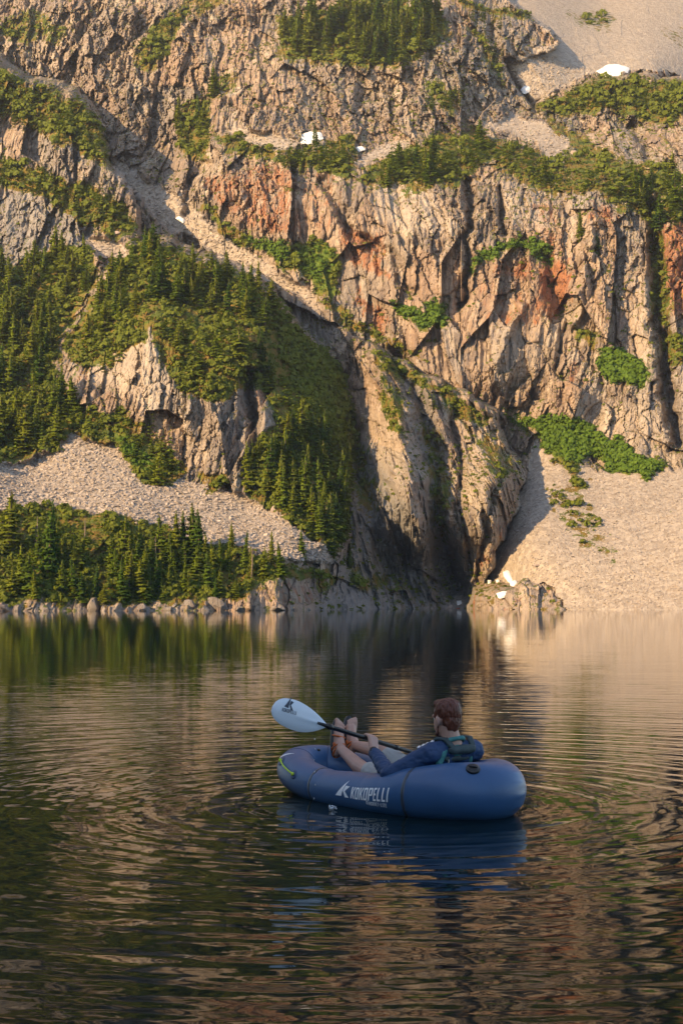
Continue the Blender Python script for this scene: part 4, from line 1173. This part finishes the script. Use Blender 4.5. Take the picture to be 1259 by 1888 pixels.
# --- floor, seat, backrest
def patch(name, cx, rx, ry, z0, mat, dome=.0, n=40, parent=None):
    v = []; f = []
    for k, (q, h) in enumerate(((1, 0), (.93, .75), (.75, .95), (.4, 1))):
        for i in range(n):
            a = 2 * math.pi * i / n; c, s_ = math.cos(a), math.sin(a)
            v.append((cx + rx * q * math.copysign(abs(c) ** .75, c), ry * q * math.copysign(abs(s_) ** .75, s_), z0 + dome * h))
    for k in range(3):
        for i in range(n): f.append((k * n + i, k * n + (i + 1) % n, (k + 1) * n + (i + 1) % n, (k + 1) * n + i))
    v.append((cx, 0, z0 + dome)); 
    m = MB().add(v, f + [(3 * n + i, 3 * n + (i + 1) % n, 4 * n) for i in range(n)])
    return m.build(name, mat, parent or raft)
patch("floor", .01, .83, .27, .022, M_tube_dark, .008)
patch("seat", -.22, .24, .20, .024, M_tube_dark, .075)
m = MB(); m.capsule((-.62, -.14, .20), (-.62, .14, .20), .085, .085, 16); m.build("backrest", M_tube_dark, raft)

# --- printed lettering on the port side
GLYPH = {'K': [[(0, 0), (.17, 0), (.17, 1), (0, 1)], [(.17, .42), (.36, 1), (.54, 1), (.26, .38)], [(.15, .56), (.30, .62), (.56, 0), (.38, 0)]],
 'O': [[(0, .06), (.16, .06), (.16, .94), (0, .94)], [(.34, .06), (.5, .06), (.5, .94), (.34, .94)], [(.05, 0), (.45, 0), (.5, .15), (0, .15)], [(0, .85), (.5, .85), (.45, 1), (.05, 1)]],
 'P': [[(0, 0), (.17, 0), (.17, 1), (0, 1)], [(.17, .86), (.5, .86), (.44, 1), (.17, 1)], [(.34, .5), (.5, .5), (.5, .86), (.34, .86)], [(.17, .38), (.44, .38), (.5, .5), (.17, .5)]],
 'E': [[(0, 0), (.17, 0), (.17, 1), (0, 1)], [(.17, 0), (.46, 0), (.46, .15), (.17, .15)], [(.17, .43), (.40, .43), (.40, .57), (.17, .57)], [(.17, .85), (.46, .85), (.46, 1), (.17, 1)]],
 'L': [[(0, 0), (.17, 0), (.17, 1), (0, 1)], [(.17, 0), (.45, 0), (.45, .15), (.17, .15)]], 'I': [[(0, 0), (.17, 0), (.17, 1), (0, 1)]],
 'H': [[(0, 0), (.17, 0), (.17, 1), (0, 1)], [(.35, 0), (.52, 0), (.52, 1), (.35, 1)], [(.17, .42), (.35, .42), (.35, .57), (.17, .57)]],
 'N': [[(0, 0), (.15, 0), (.15, 1), (0, 1)], [(.38, 0), (.53, 0), (.53, 1), (.38, 1)], [(.13, 1), (.15, .70), (.40, 0), (.39, .32)]],
 'T': [[(.17, 0), (.34, 0), (.34, .86), (.17, .86)], [(0, .86), (.5, .86), (.5, 1), (0, 1)]], '-': [[(0, .42), (.28, .42), (.28, .57), (0, .57)]]}
GLYPH['R'] = GLYPH['P'] + [[(.18, .38), (.34, .38), (.54, 0), (.36, 0)]]
LOGO = [[(0, 0), (.46, 0), (.56, .46), (.80, 1.08)], [(.56, .36), (.72, .70), (1.02, .66), (.68, .30)], [(.56, .36), (.70, .36), (1.02, -.06), (.74, -.06)]]
def text_quads(word, gap=.12):
    u = 0; out = []
    for ch in word:
        for q in GLYPH[ch]: out.append([(u + a, b) for a, b in q])
        u += {'I': .17, '-': .28}.get(ch, .5) + gap
    return out, u - gap
def printed(name, quads, place, mat, parent, nu=2, nv=6):
    m = MB()
    for q in quads:
        q = [np.array(p, float) for p in q]; v = []; f = []
        for j in range(nv + 1):
            for i in range(nu + 1):
                a = i / nu; b = j / nv
                p = (q[0] * (1 - a) + q[1] * a) * (1 - b) + (q[3] * (1 - a) + q[2] * a) * b
                v.append(place(p[0], p[1]))
        for j in range(nv):
            for i in range(nu):
                k = j * (nu + 1) + i; f.append((k, k + 1, k + nu + 2, k + nu + 1))
        m.add(v, f)
    return m.build(name, mat, parent)
def on_tube(A, B, height, width_units, lean=.12):
    """text frame on the tube: baseline from photo point A to B"""
    sa, pa = tube_at(*A); sb, pb = tube_at(*B)
    ds = (sb - sa) / width_units
    r = float(tube_c((sa + sb) / 2)[5])
    def place(u, v):
        h = v * height
        return tube_p(sa + ds * (u + lean * v * height / abs(ds)), pa + (pb - pa) * u / width_units + h / r, .0018)
    return place
q, wd = text_quads("KOKOPELLI"); printed("lettering", q, on_tube((646, 1472), (714, 1479), .080, wd), M_print, raft)
q, wd = text_quads("HORNET-LITE", .14); printed("lettering", q, on_tube((680, 1484), (713, 1489), .024, wd), M_print, raft, 1, 2)
q, wd = text_quads("O", .1); printed("lettering", q, on_tube((675, 1482.5), (679, 1483), .024, .5), M_print, raft, 1, 2)
printed("logo", LOGO, on_tube((618, 1466), (643, 1469), .098, 1.0, .0), M_print, raft)
# white mark on the bow
def bow_mark():
    s0, p0 = tube_at(527, 1391); m = MB(); v = []; f = []
    for i in range(7):
        t = i / 6; wq = .012 * math.sin(math.pi * (.15 + .8 * t))
        for k in (-1, 1): v.append(tube_p(s0 - .05 + .10 * t + k * wq, p0 - .42 + .8 * t, .002))
    for i in range(6): f.append((2 * i, 2 * i + 1, 2 * i + 3, 2 * i + 2))
    m.add(v, f).build("bow_print", M_print, raft)
bow_mark()
# neon grab cord with its patches
ca = tube_at(519, 1403); cb = tube_at(541, 1428)
pts = []
for i in range(13):
    t = i / 12
    pts.append(tube_p(ca[0] + (cb[0] - ca[0]) * t, ca[1] + (cb[1] - ca[1]) * t, .006 + .012 * math.sin(math.pi * t)))
cord = MB().tube(pts, .0055, 8).build("grab_cord", M_cord, raft)
k = MB()
for q_ in (ca, cb): k.ellipsoid(tube_p(q_[0], q_[1], .01), (.013, .013, .013), None, 10, 8)
k.build("knot", M_cord, cord)
for q_ in (ca, cb):
    m = MB(); v = [tube_p(q_[0], q_[1], .004)]; n = 14
    for rr, oo in ((.024, .004), (.034, .003), (.037, -.003)):
        for i in range(n):
            a = 2 * math.pi * i / n; v.append(tube_p(q_[0] + rr * math.cos(a), q_[1] + rr * math.sin(a) / .14, oo))
    f = [(0, 1 + i, 1 + (i + 1) % n) for i in range(n)] + [(1 + r_ * n + i, 1 + (r_ + 1) * n + i, 1 + (r_ + 1) * n + (i + 1) % n, 1 + r_ * n + (i + 1) % n) for r_ in (0, 1) for i in range(n)]
    m.add(v, f).build("tie_patch", M_tube_dark, raft)
# valve on the stern
vs_, vp_ = tube_at(873, 1418)
c0 = Vector(tube_p(vs_, vp_, -.004)); nrm = (Vector(tube_p(vs_, vp_, .05)) - c0).normalized()
m = MB()
m.tube([c0, c0 + nrm * .012, c0 + nrm * .014, c0 + nrm * .016, c0 + nrm * .019, c0 + nrm * .021], [.044, .043, .040, .034, .033, .029], 28)
vb = m.build("valve", M_black, raft)
m = MB(); t1 = nrm.orthogonal().normalized()
m.tube([c0 + nrm * .022 - t1 * .026, c0 + nrm * .025, c0 + nrm * .022 + t1 * .026], [.006, .006, .006], 8); m.build("valve_cap", M_black, vb)
# little tie loops on the far tube
for xx, yy in ((588, 1388),):
    q_ = tube_at(xx, yy); c1 = Vector(tube_p(q_[0], q_[1], 0)); 
    MB().ellipsoid(c1, (.014, .014, .010), None, 10, 6).build("tie_loop", M_black, raft)

# ------------------------------------------------------------------ paddle
H = Vector((.012, .215, .425))                                   # where the left hand holds the shaft
Wl = RMi @ Vector((-.0863, 9.235, .53)); 
e = (Wl - H).normalized()                                        # towards the near blade
pad = empty("kayak_paddle", (RX, RY, 0)); pad.rotation_euler = (0, 0, RROT)
tag(pad, "black shafted kayak paddle with a pale blue white blade held over the raft's side", "paddle")
LB = (Wl - H).length; RB = .80
MB().tube([H + e * (LB + .10), H + e * (LB - .02), H, H - e * RB, H - e * (RB + .10)], [.010, .0155, .0155, .0155, .010], 14).build("shaft", M_shaft, pad)
MB().tube([H + e * (LB - .035), H + e * (LB + .005)], [.019, .018], 14).build("ferrule", M_black, pad)
MB().tube([H - e * .235, H - e * .275], [.0175, .0175], 14).build("ferrule", M_black, pad)
view = (RMi.to_3x3() @ Vector((-.02, 1, -.13))).normalized()
def blade(base, d, side, nrm, parent):
    nx_, ny_ = 26, 14; L = .455; top = []; 
    def outline(t):
        w_up = .098 * (1 - (1 - min(t / .62, 1)) ** 1.7) * (1 if t < .62 else max(0, 1 - ((t - .62) / .385) ** 2.6) ** .5)
        w_dn = .088 * (1 - (1 - min(t / .5, 1)) ** 1.9) * (1 if t < .5 else max(0, 1 - ((t - .5) / .505) ** 2.3) ** .5)
        return max(w_up, .009 if t < .9 else 0), max(w_dn, .009 if t < .9 else 0)
    def pt(t, q, off):
        u_, d_ = outline(t); y = q * (u_ if q > 0 else d_)
        rib = .007 * math.exp(-(y / .012) ** 2) * (1 - t) ** .8
        bend = -.020 * (abs(y) / .095) ** 2 - .035 * t * t
        return base + d * (L * t) + side * y + nrm * (bend + rib + off * (1 - abs(q) ** 6) * (1 if t < .97 else .2))
    m = MB()
    for sgn in (1, -1):
        v = [pt(i / nx_, -1 + 2 * j / ny_, .0035 * sgn) for i in range(nx_ + 1) for j in range(ny_ + 1)]
        f = [(i * (ny_ + 1) + j, i * (ny_ + 1) + j + 1, (i + 1) * (ny_ + 1) + j + 1, (i + 1) * (ny_ + 1) + j) for i in range(nx_) for j in range(ny_)]
        if sgn < 0: f = [q[::-1] for q in f]
        m.add(v, f)
    return m.build("blade", M_blade, parent), pt
side = e.cross(view).normalized()
if side.z < 0: side = -side
bn = e.cross(side).normalized()
if bn.dot(view) > 0: bn = -bn
bl, bpt = blade(H + e * LB, e, side, bn, pad)
def on_blade(o, ux_, uy_, s_):
    """print frame on the blade: photo left is the tip"""
    cx, cy = o
    def place(u, v):
        a = cx + ux_[0] * u * s_ + uy_[0] * v * s_; b = cy + ux_[1] * u * s_ + uy_[1] * v * s_
        t = a / .455
        wq = .095
        q = max(-1, min(1, b / wq))
        p = H + e * (LB + a) + side * b
        bend = -.020 * (abs(b) / .095) ** 2 - .035 * t * t + .007 * math.exp(-(b / .012) ** 2) * (1 - t) ** .8
        return p + bn * (bend + .0065)
    return place
cosA, sinA = math.cos(math.radians(-22)), math.sin(math.radians(-22))
ex_ = (-cosA, sinA * -1); ey_ = (.25, .97)
printed("blade_logo", LOGO, on_blade((.375, .038), (-.94, -.10), (.05, 1.0), .075), M_ink, bl, 2, 3)
q, wd = text_quads("KOKOPELLI"); printed("blade_lettering", q, on_blade((.385, .006), (-.96, .02), (.05, 1), .022), M_ink, bl, 1, 1)
e2 = -e; s2v = (Matrix.Rotation(math.radians(60), 3, e) @ side); n2 = e2.cross(s2v)
blade(H - e * RB, e2, s2v, n2, pad)

# ------------------------------------------------------------------ the man
man = empty("person", (RX, RY, 0)); man.rotation_euler = (0, 0, RROT)
tag(man, "man in navy jacket reclining in the raft with his feet up, holding the paddle", "person")
V = Vector
NB = V((-.575, .022, .435)); HC = V((-.540, .045, .582)); HR = Matrix.Rotation(math.radians(-4), 3, 'Z') @ Matrix.Rotation(math.radians(4), 3, 'Y')
SHL, SHR = V((-.545, .178, .372)), V((-.565, -.178, .372))
ELL, ELR = V((-.325, .345, .240)), V((-.34, -.33, .245))
WRL, WRR = V((-.075, .250, .345)), V((-.12, -.275, .250))
HRt = H - e * .50
def hp(x, y, z): return HC + HR @ V((x, y, z))
def torso(m, g):
    m.capsule((-.17, .07, .15), (-.17, -.07, .15), .115 + g, .115 + g, 16)
    for sy in (-1, 1):
        m.chain([(-.17, .06 * sy, .15), (-.33, .062 * sy, .235), (-.47, .075 * sy, .315), (-.53, .08 * sy, .355)], [.105 + g, .100 + g, .098 + g, .075 + g], 16)
    m.capsule((-.46, .09, .31), (-.46, -.09, .31), .10 + g, .10 + g, 16)
def arms(m, g, last):
    for S_, E_, W_ in ((SHL, ELL, WRL), (SHR, ELR, WRR)):
        m.capsule(NB - V((0, 0, .03)) + (S_ - NB) * .25, S_, .052 + g, .056 + g, 14)
        m.capsule(S_, E_, .054 + g, .042 + g, 14)
        m.capsule(E_, E_ + (W_ - E_) * last, .041 + g, .041 + g - (.041 - .027) * last, 14)
b = MB()
torso(b, -.012); arms(b, -.006, 1.0)
# head
b.ellipsoid(hp(-.010, 0, .028), (.095, .074, .092), HR)
b.ellipsoid(hp(.028, 0, -.028), (.066, .060, .088), HR)
b.ellipsoid(hp(.040, 0, -.078), (.044, .043, .032), HR)
b.capsule(hp(.088, 0, .012), hp(.104, 0, -.026), .010, .0125, 10)
b.capsule(hp(.083, .022, -.058), hp(.083, -.022, -.058), .010, .010, 8)
b.capsule(hp(.078, .035, .022), hp(.078, -.035, .022), .013, .013, 8)
for sy in (-1, 1):
    b.ellipsoid(hp(-.004, .076 * sy, -.008), (.019, .009, .031), HR @ Matrix.Rotation(.25, 3, 'Y'))
b.capsule(hp(-.022, 0, -.05), NB + V((.0, 0, -.01)), .053, .062, 16)
# legs
HIPL, HIPR = V((-.16, .085, .14)), V((-.16, -.085, .14))
KNL, KNR = V((.235, .050, .185)), V((.225, -.095, .318))
ANL, ANR = V((.630, -.062, .290)), V((.605, -.172, .310))
for A_, K_, N_ in ((HIPL, KNL, ANL), (HIPR, KNR, ANR)):
    b.capsule(A_, K_, .078, .052, 14)
    dk = N_ - K_
    b.capsule(K_, K_ + dk * .28 + V((0, 0, -.012)), .050, .054, 14)
    b.capsule(K_ + dk * .28 + V((0, 0, -.012)), N_, .053, .034, 14)
# feet: heel, instep, ball, five toes each
FEET = ((ANL, V((.675, -.065, .263)), V((.715, -.125, .475)), 1), (ANR, V((.652, -.168, .275)), V((.695, -.215, .490)), -1))
for an, heel, tip, sgn in FEET:
    ax = (tip - heel).normalized(); lat = ax.cross(V((1, 0, -.2))).normalized()
    if lat.y < 0: lat = -lat
    nrm_ = lat.cross(ax).normalized()
    if nrm_.x < 0: nrm_ = -nrm_
    b.capsule(an, heel, .036, .034, 12)
    ball = heel + ax * .165
    b.chain([an, heel + ax * .09 - nrm_ * .018, ball - nrm_ * .004], [.036, .031, .024], 12)
    b.chain([heel, heel + ax * .08, ball], [.034, .028, .022], 12)
    for k in (-1, 1): b.capsule(heel + ax * .07 + lat * .010 * k, ball + lat * .026 * k, .026, .020, 10)
    for k in range(5):
        q_ = (k - 2) * .0165 * -sgn
        L = (.066, .064, .058, .050, .040)[k]; rr = (.0145, .0105, .0105, .010, .009)[k]
        q0 = ball + lat * q_; b.chain([q0, q0 + ax * L * .6 - nrm_ * .006, q0 + ax * L], [rr, rr, rr * .9], 8)
# hands: palm, four fingers curled round the shaft, thumb underneath
def hand(hc, wr, inward):
    a_ = e if inward > 0 else -e
    w_ = (wr - hc); w_ = (w_ - a_ * w_.dot(a_)).normalized(); u_ = a_.cross(w_).normalized()
    if u_.z < 0: u_ = -u_
    # w_: from the shaft to the wrist, u_: over the top of the shaft
    pc = hc + w_ * .040 + u_ * .016
    for k in range(4):
        t = (k - 1.5) * .021
        kn = hc + a_ * t + u_ * .030 + w_ * .012
        b.capsule(wr + a_ * t * .45, kn, .021, .0135, 10)
        ang = [90, 135, 180, 222]
        L = (.026, .0275, .027, .025)[k]
        pts_ = [kn] + [hc + a_ * t * 1.02 + (u_ * math.sin(math.radians(q_)) + w_ * math.cos(math.radians(q_))) * L for q_ in ang]
        b.chain(pts_, [.0125, .0105, .0100, .0095, .0088], 8)
    t = -.042 if inward > 0 else -.042
    b.chain([wr + a_ * t * .4, hc + a_ * t + w_ * .034, hc + a_ * t * 1.1 - u_ * .022 + w_ * .014, hc + a_ * t * .9 - u_ * .026 - w_ * .012], [.020, .0135, .0115, .0095], 8)
    b.capsule(wr, wr - w_ * .012, .025, .024, 10)
hand(H, WRL, 1); hand(HRt, WRR, -1)
b.fuse("body", M_skin, man, .0042, 4)
for sy in (-1, 1):
    ey = MB().ellipsoid(hp(.070, .030 * sy, .004), (.011, .011, .011)).build("eye", M_white, man)
    MB().ellipsoid(hp(.078, .030 * sy, .004), (.0045, .006, .006)).build("iris", M_black, ey)
def hair_w(p):
    return (.010 * (vnoise(p[:, 0] * 110, p[:, 1] * 110, p[:, 2] * 18, 3) - .5) + .012 * (fbm(p[:, 0] * 28, p[:, 1] * 28, p[:, 2] * 22, 3, 8) - .5)).astype(np.float32)
h = MB()
h.ellipsoid(hp(-.022, 0, .050), (.096, .079, .085), HR, 24, 16)
h.ellipsoid(hp(-.054, 0, .000), (.052, .064, .072), HR, 20, 14)
h.ellipsoid(hp(-.058, 0, -.045), (.034, .046, .040), HR, 20, 14)
h.ellipsoid(hp(.030, .004, .092), (.054, .060, .036), HR, 20, 12)
for sy in (-1, 1): h.ellipsoid(hp(.012, .058 * sy, .030), (.026, .020, .040), HR, 14, 10)
h.fuse("hair", M_hair, man, .004, 3, hair_w)
h = MB()
for sy in (-1, 1): h.chain([hp(.018, .052 * sy, -.045), hp(.034, .044 * sy, -.078), hp(.062, .024 * sy, -.094), hp(.072, 0, -.096)], [.008, .012, .016, .016], 10)
h.fuse("beard", M_hair, man, .004, 2, hair_w)
# jacket
def cloth_w(p):
    return (.020 * (fbm(p[:, 0] * 11 + p[:, 2] * 9, p[:, 1] * 14, p[:, 2] * 8, 3, 4) - .5) + .010 * (1 - np.abs(2 * fbm(p[:, 0] * 22 - p[:, 1] * 12, p[:, 1] * 20, p[:, 2] * 26, 2, 14) - 1) - .5)).astype(np.float32)
j = MB()
for sy in (-1, 1):
    j.chain([(-.30, .062 * sy, .22), (-.47, .078 * sy, .315), (-.53, .08 * sy, .355)], [.112, .110, .086], 16)
j.capsule((-.46, .095, .31), (-.46, -.095, .31), .108, .108, 16)
arms(j, .011, .93)
j.fuse("jacket", M_jacket, man, .006, 5, cloth_w)
s_ = MB()
s_.capsule((-.17, .07, .15), (-.17, -.07, .15), .122, .122, 16)
for A_, K_, q_ in ((HIPL, KNL, .86), (HIPR, KNR, .78)): s_.capsule(A_, A_ + (K_ - A_) * q_, .090, .070, 14)
s_.fuse("shorts", M_shorts, man, .006, 4, lambda p: (.014 * (fbm(p[:, 0] * 16, p[:, 1] * 16, p[:, 2] * 16, 3, 5) - .5)).astype(np.float32))
# teal collar and hood
c = MB()
ring = []
for i in range(21):
    a = 2 * math.pi * i / 20; ring.append(NB + V((.070 * math.cos(a) + .004, .072 * math.sin(a), .004 - .030 * math.cos(a) * -1 * -1)))
c.chain(ring, [.015] * 21, 10)
c.ellipsoid(NB + V((-.040, 0, -.045)), (.045, .085, .035), Matrix.Rotation(.6, 3, 'Y'))
for sy in (-1, 1): c.chain([NB + V((-.01, .06 * sy, -.02)), NB + V((-.03, .118 * sy, -.062)), NB + V((-.015, .135 * sy, -.12))], [.030, .026, .022], 10)
c.fuse("hood", M_teal, man, .005, 4, lambda p: (.010 * (fbm(p[:, 0] * 25, p[:, 1] * 25, p[:, 2] * 25, 3, 6) - .5)).astype(np.float32))
# vest: padded back and chest with shoulder straps
v_ = MB()
def pad_(x0, z0, wy, rr, y0=0): v_.chain([(x0, y0 - wy, z0), (x0, y0 + wy, z0)], [rr, rr], 12)
for t in range(5):
    x0 = -.640 + .055 * t; z0 = .395 - .05 * t
    pad_(x0 - .004 * t, z0, .085 + .012 * min(t, 2), .030)
v_.chain([(-.37, -.10, .34), (-.37, .10, .34)], [.045, .045], 12); v_.chain([(-.31, -.10, .29), (-.31, .10, .29)], [.045, .045], 12)
for sy in (-1, 1): v_.chain([(-.52, .175 * sy, .24), (-.36, .175 * sy, .24)], [.03, .03], 10)
vest = v_.fuse("vest", M_vest, man, .005, 5, lambda p: (.008 * (fbm(p[:, 0] * 20, p[:, 1] * 20, p[:, 2] * 20, 3, 7) - .5)).astype(np.float32))
for sy in (-1, 1):
    st = MB()
    path = [V((-.640, .075 * sy, .385)), V((-.640, .090 * sy, .42)), V((-.600, .105 * sy, .462)), V((-.53, .110 * sy, .462)), V((-.46, .100 * sy, .420)), V((-.40, .095 * sy, .37))]
    for w2 in (-.012, 0, .012): st.chain([q_ + V((0, w2, 0)) for q_ in path], [.011] * 6, 8)
    st.fuse("shoulder_strap", M_vest, vest, .004, 3)
pr = MB()
for k in range(4):
    q_ = V((-.52 + .03 * k, .150 + .010 * k, .444 - .013 * k)); pr.box(q_, (.010, .012, .0035), Matrix.Rotation(-.5, 3, 'X'))
pr.build("shoulder_print", M_print, man)
# thin cord hanging from the vest
MB().tube([V((-.62, .10, .335)), V((-.63, .115, .29)), V((-.60, .14, .25)), V((-.565, .15, .22))], .0045, 6).build("cord", simple("cord", (.30, .28, .24), .8), vest)
# watch
wd_ = (WRL - ELL).normalized(); wc = WRL - wd_ * .012
MB().tube([wc - wd_ * .013, wc - wd_ * .011, wc + wd_ * .011, wc + wd_ * .013], [.030, .0345, .0345, .030], 20).build("watch", M_watch, man)
out_ = (RMi.to_3x3() @ V((-.1, -.8, .6))).normalized(); out_ = (out_ - wd_ * out_.dot(wd_)).normalized()
wt = [o for o in man.children if o.name.startswith("watch")][0]
MB().tube([wc + out_ * .030, wc + out_ * .040, wc + out_ * .043], [.024, .023, .019], 20).build("watch_face", M_black, wt)
# sandals
for an, heel, tip, sgn in FEET:
    ax = (tip - heel).normalized(); lat = ax.cross(V((1, 0, -.2))).normalized()
    nrm_ = lat.cross(ax).normalized()
    if nrm_.x < 0: nrm_ = -nrm_
    mid_ = (heel + tip) / 2 + nrm_ * .036
    so_ = MB(); rows = []; n = 28
    for off in (-.009, .009):
        for i in range(n):
            a = 2 * math.pi * i / n; q_ = math.cos(a)
            so_.v.append(tuple(mid_ + ax * .142 * q_ + lat * math.sin(a) * (.042 + .008 * q_) + nrm_ * off))
    so_.f += [tuple(range(n))[::-1], tuple(range(n, 2 * n))] + [(i, (i + 1) % n, n + (i + 1) % n, n + i) for i in range(n)]
    sole = so_.build("sandal_sole", M_black, man)
    for cpos, rx_, rl_, tl in ((heel + ax * .035 - nrm_ * .010, .050, .043, .55), (heel + ax * .115, .040, .046, -.25), (heel + ax * .010 - nrm_ * .022, .046, .040, 1.15)):
        loop = []
        for i in range(25):
            a = 2 * math.pi * i / 24
            loop.append(cpos + nrm_ * rx_ * math.cos(a) + lat * rl_ * math.sin(a) - ax * tl * rx_ * math.cos(a) * .8)
        MB().tube(loop, .006, 6, False).build("sandal_strap", M_orange, sole)
    MB().ellipsoid(heel + ax * .05 + lat * .044 * (1 if lat.y > 0 else -1) - nrm_ * .01, (.012, .008, .014)).build("buckle", M_orange, sole)

# drops falling from the blade, and the small splash by the hull
dr = MB()
p0 = RM @ (H + e * (LB + .09) - side * .075)
for k in range(7):
    z = p0.z - .03 - .06 * k - .01 * k * k * .3
    if z > .02: dr.ellipsoid((p0.x + .004 * math.sin(k * 2.1), p0.y, z), (.0035, .0035, .006), None, 8, 6)
M_drop = NT("water_drop").set(Base_Color=(.85, .9, .95), Roughness=.05, IOR=1.33); M_drop.b.inputs["Transmission Weight"].default_value = .4
tag(dr.build("water_drops", M_drop.m), "water drops falling from the near paddle blade", kind="stuff")
sp = MB(); rx, rz = ray(612, 1493); d0 = -CAM_H / rz
for k in range(26):
    a = R.uniform(0, 6.28); q = R.uniform(0, .03)
    sp.ellipsoid((rx * d0 + q * math.cos(a), d0 + q * math.sin(a) * 1.6, R.uniform(.002, .022)), (R.uniform(.003, .007),) * 3, None, 6, 5)
tag(sp.build("splash", M_drop.m), "small splash of drops on the water beside the raft", kind="stuff")
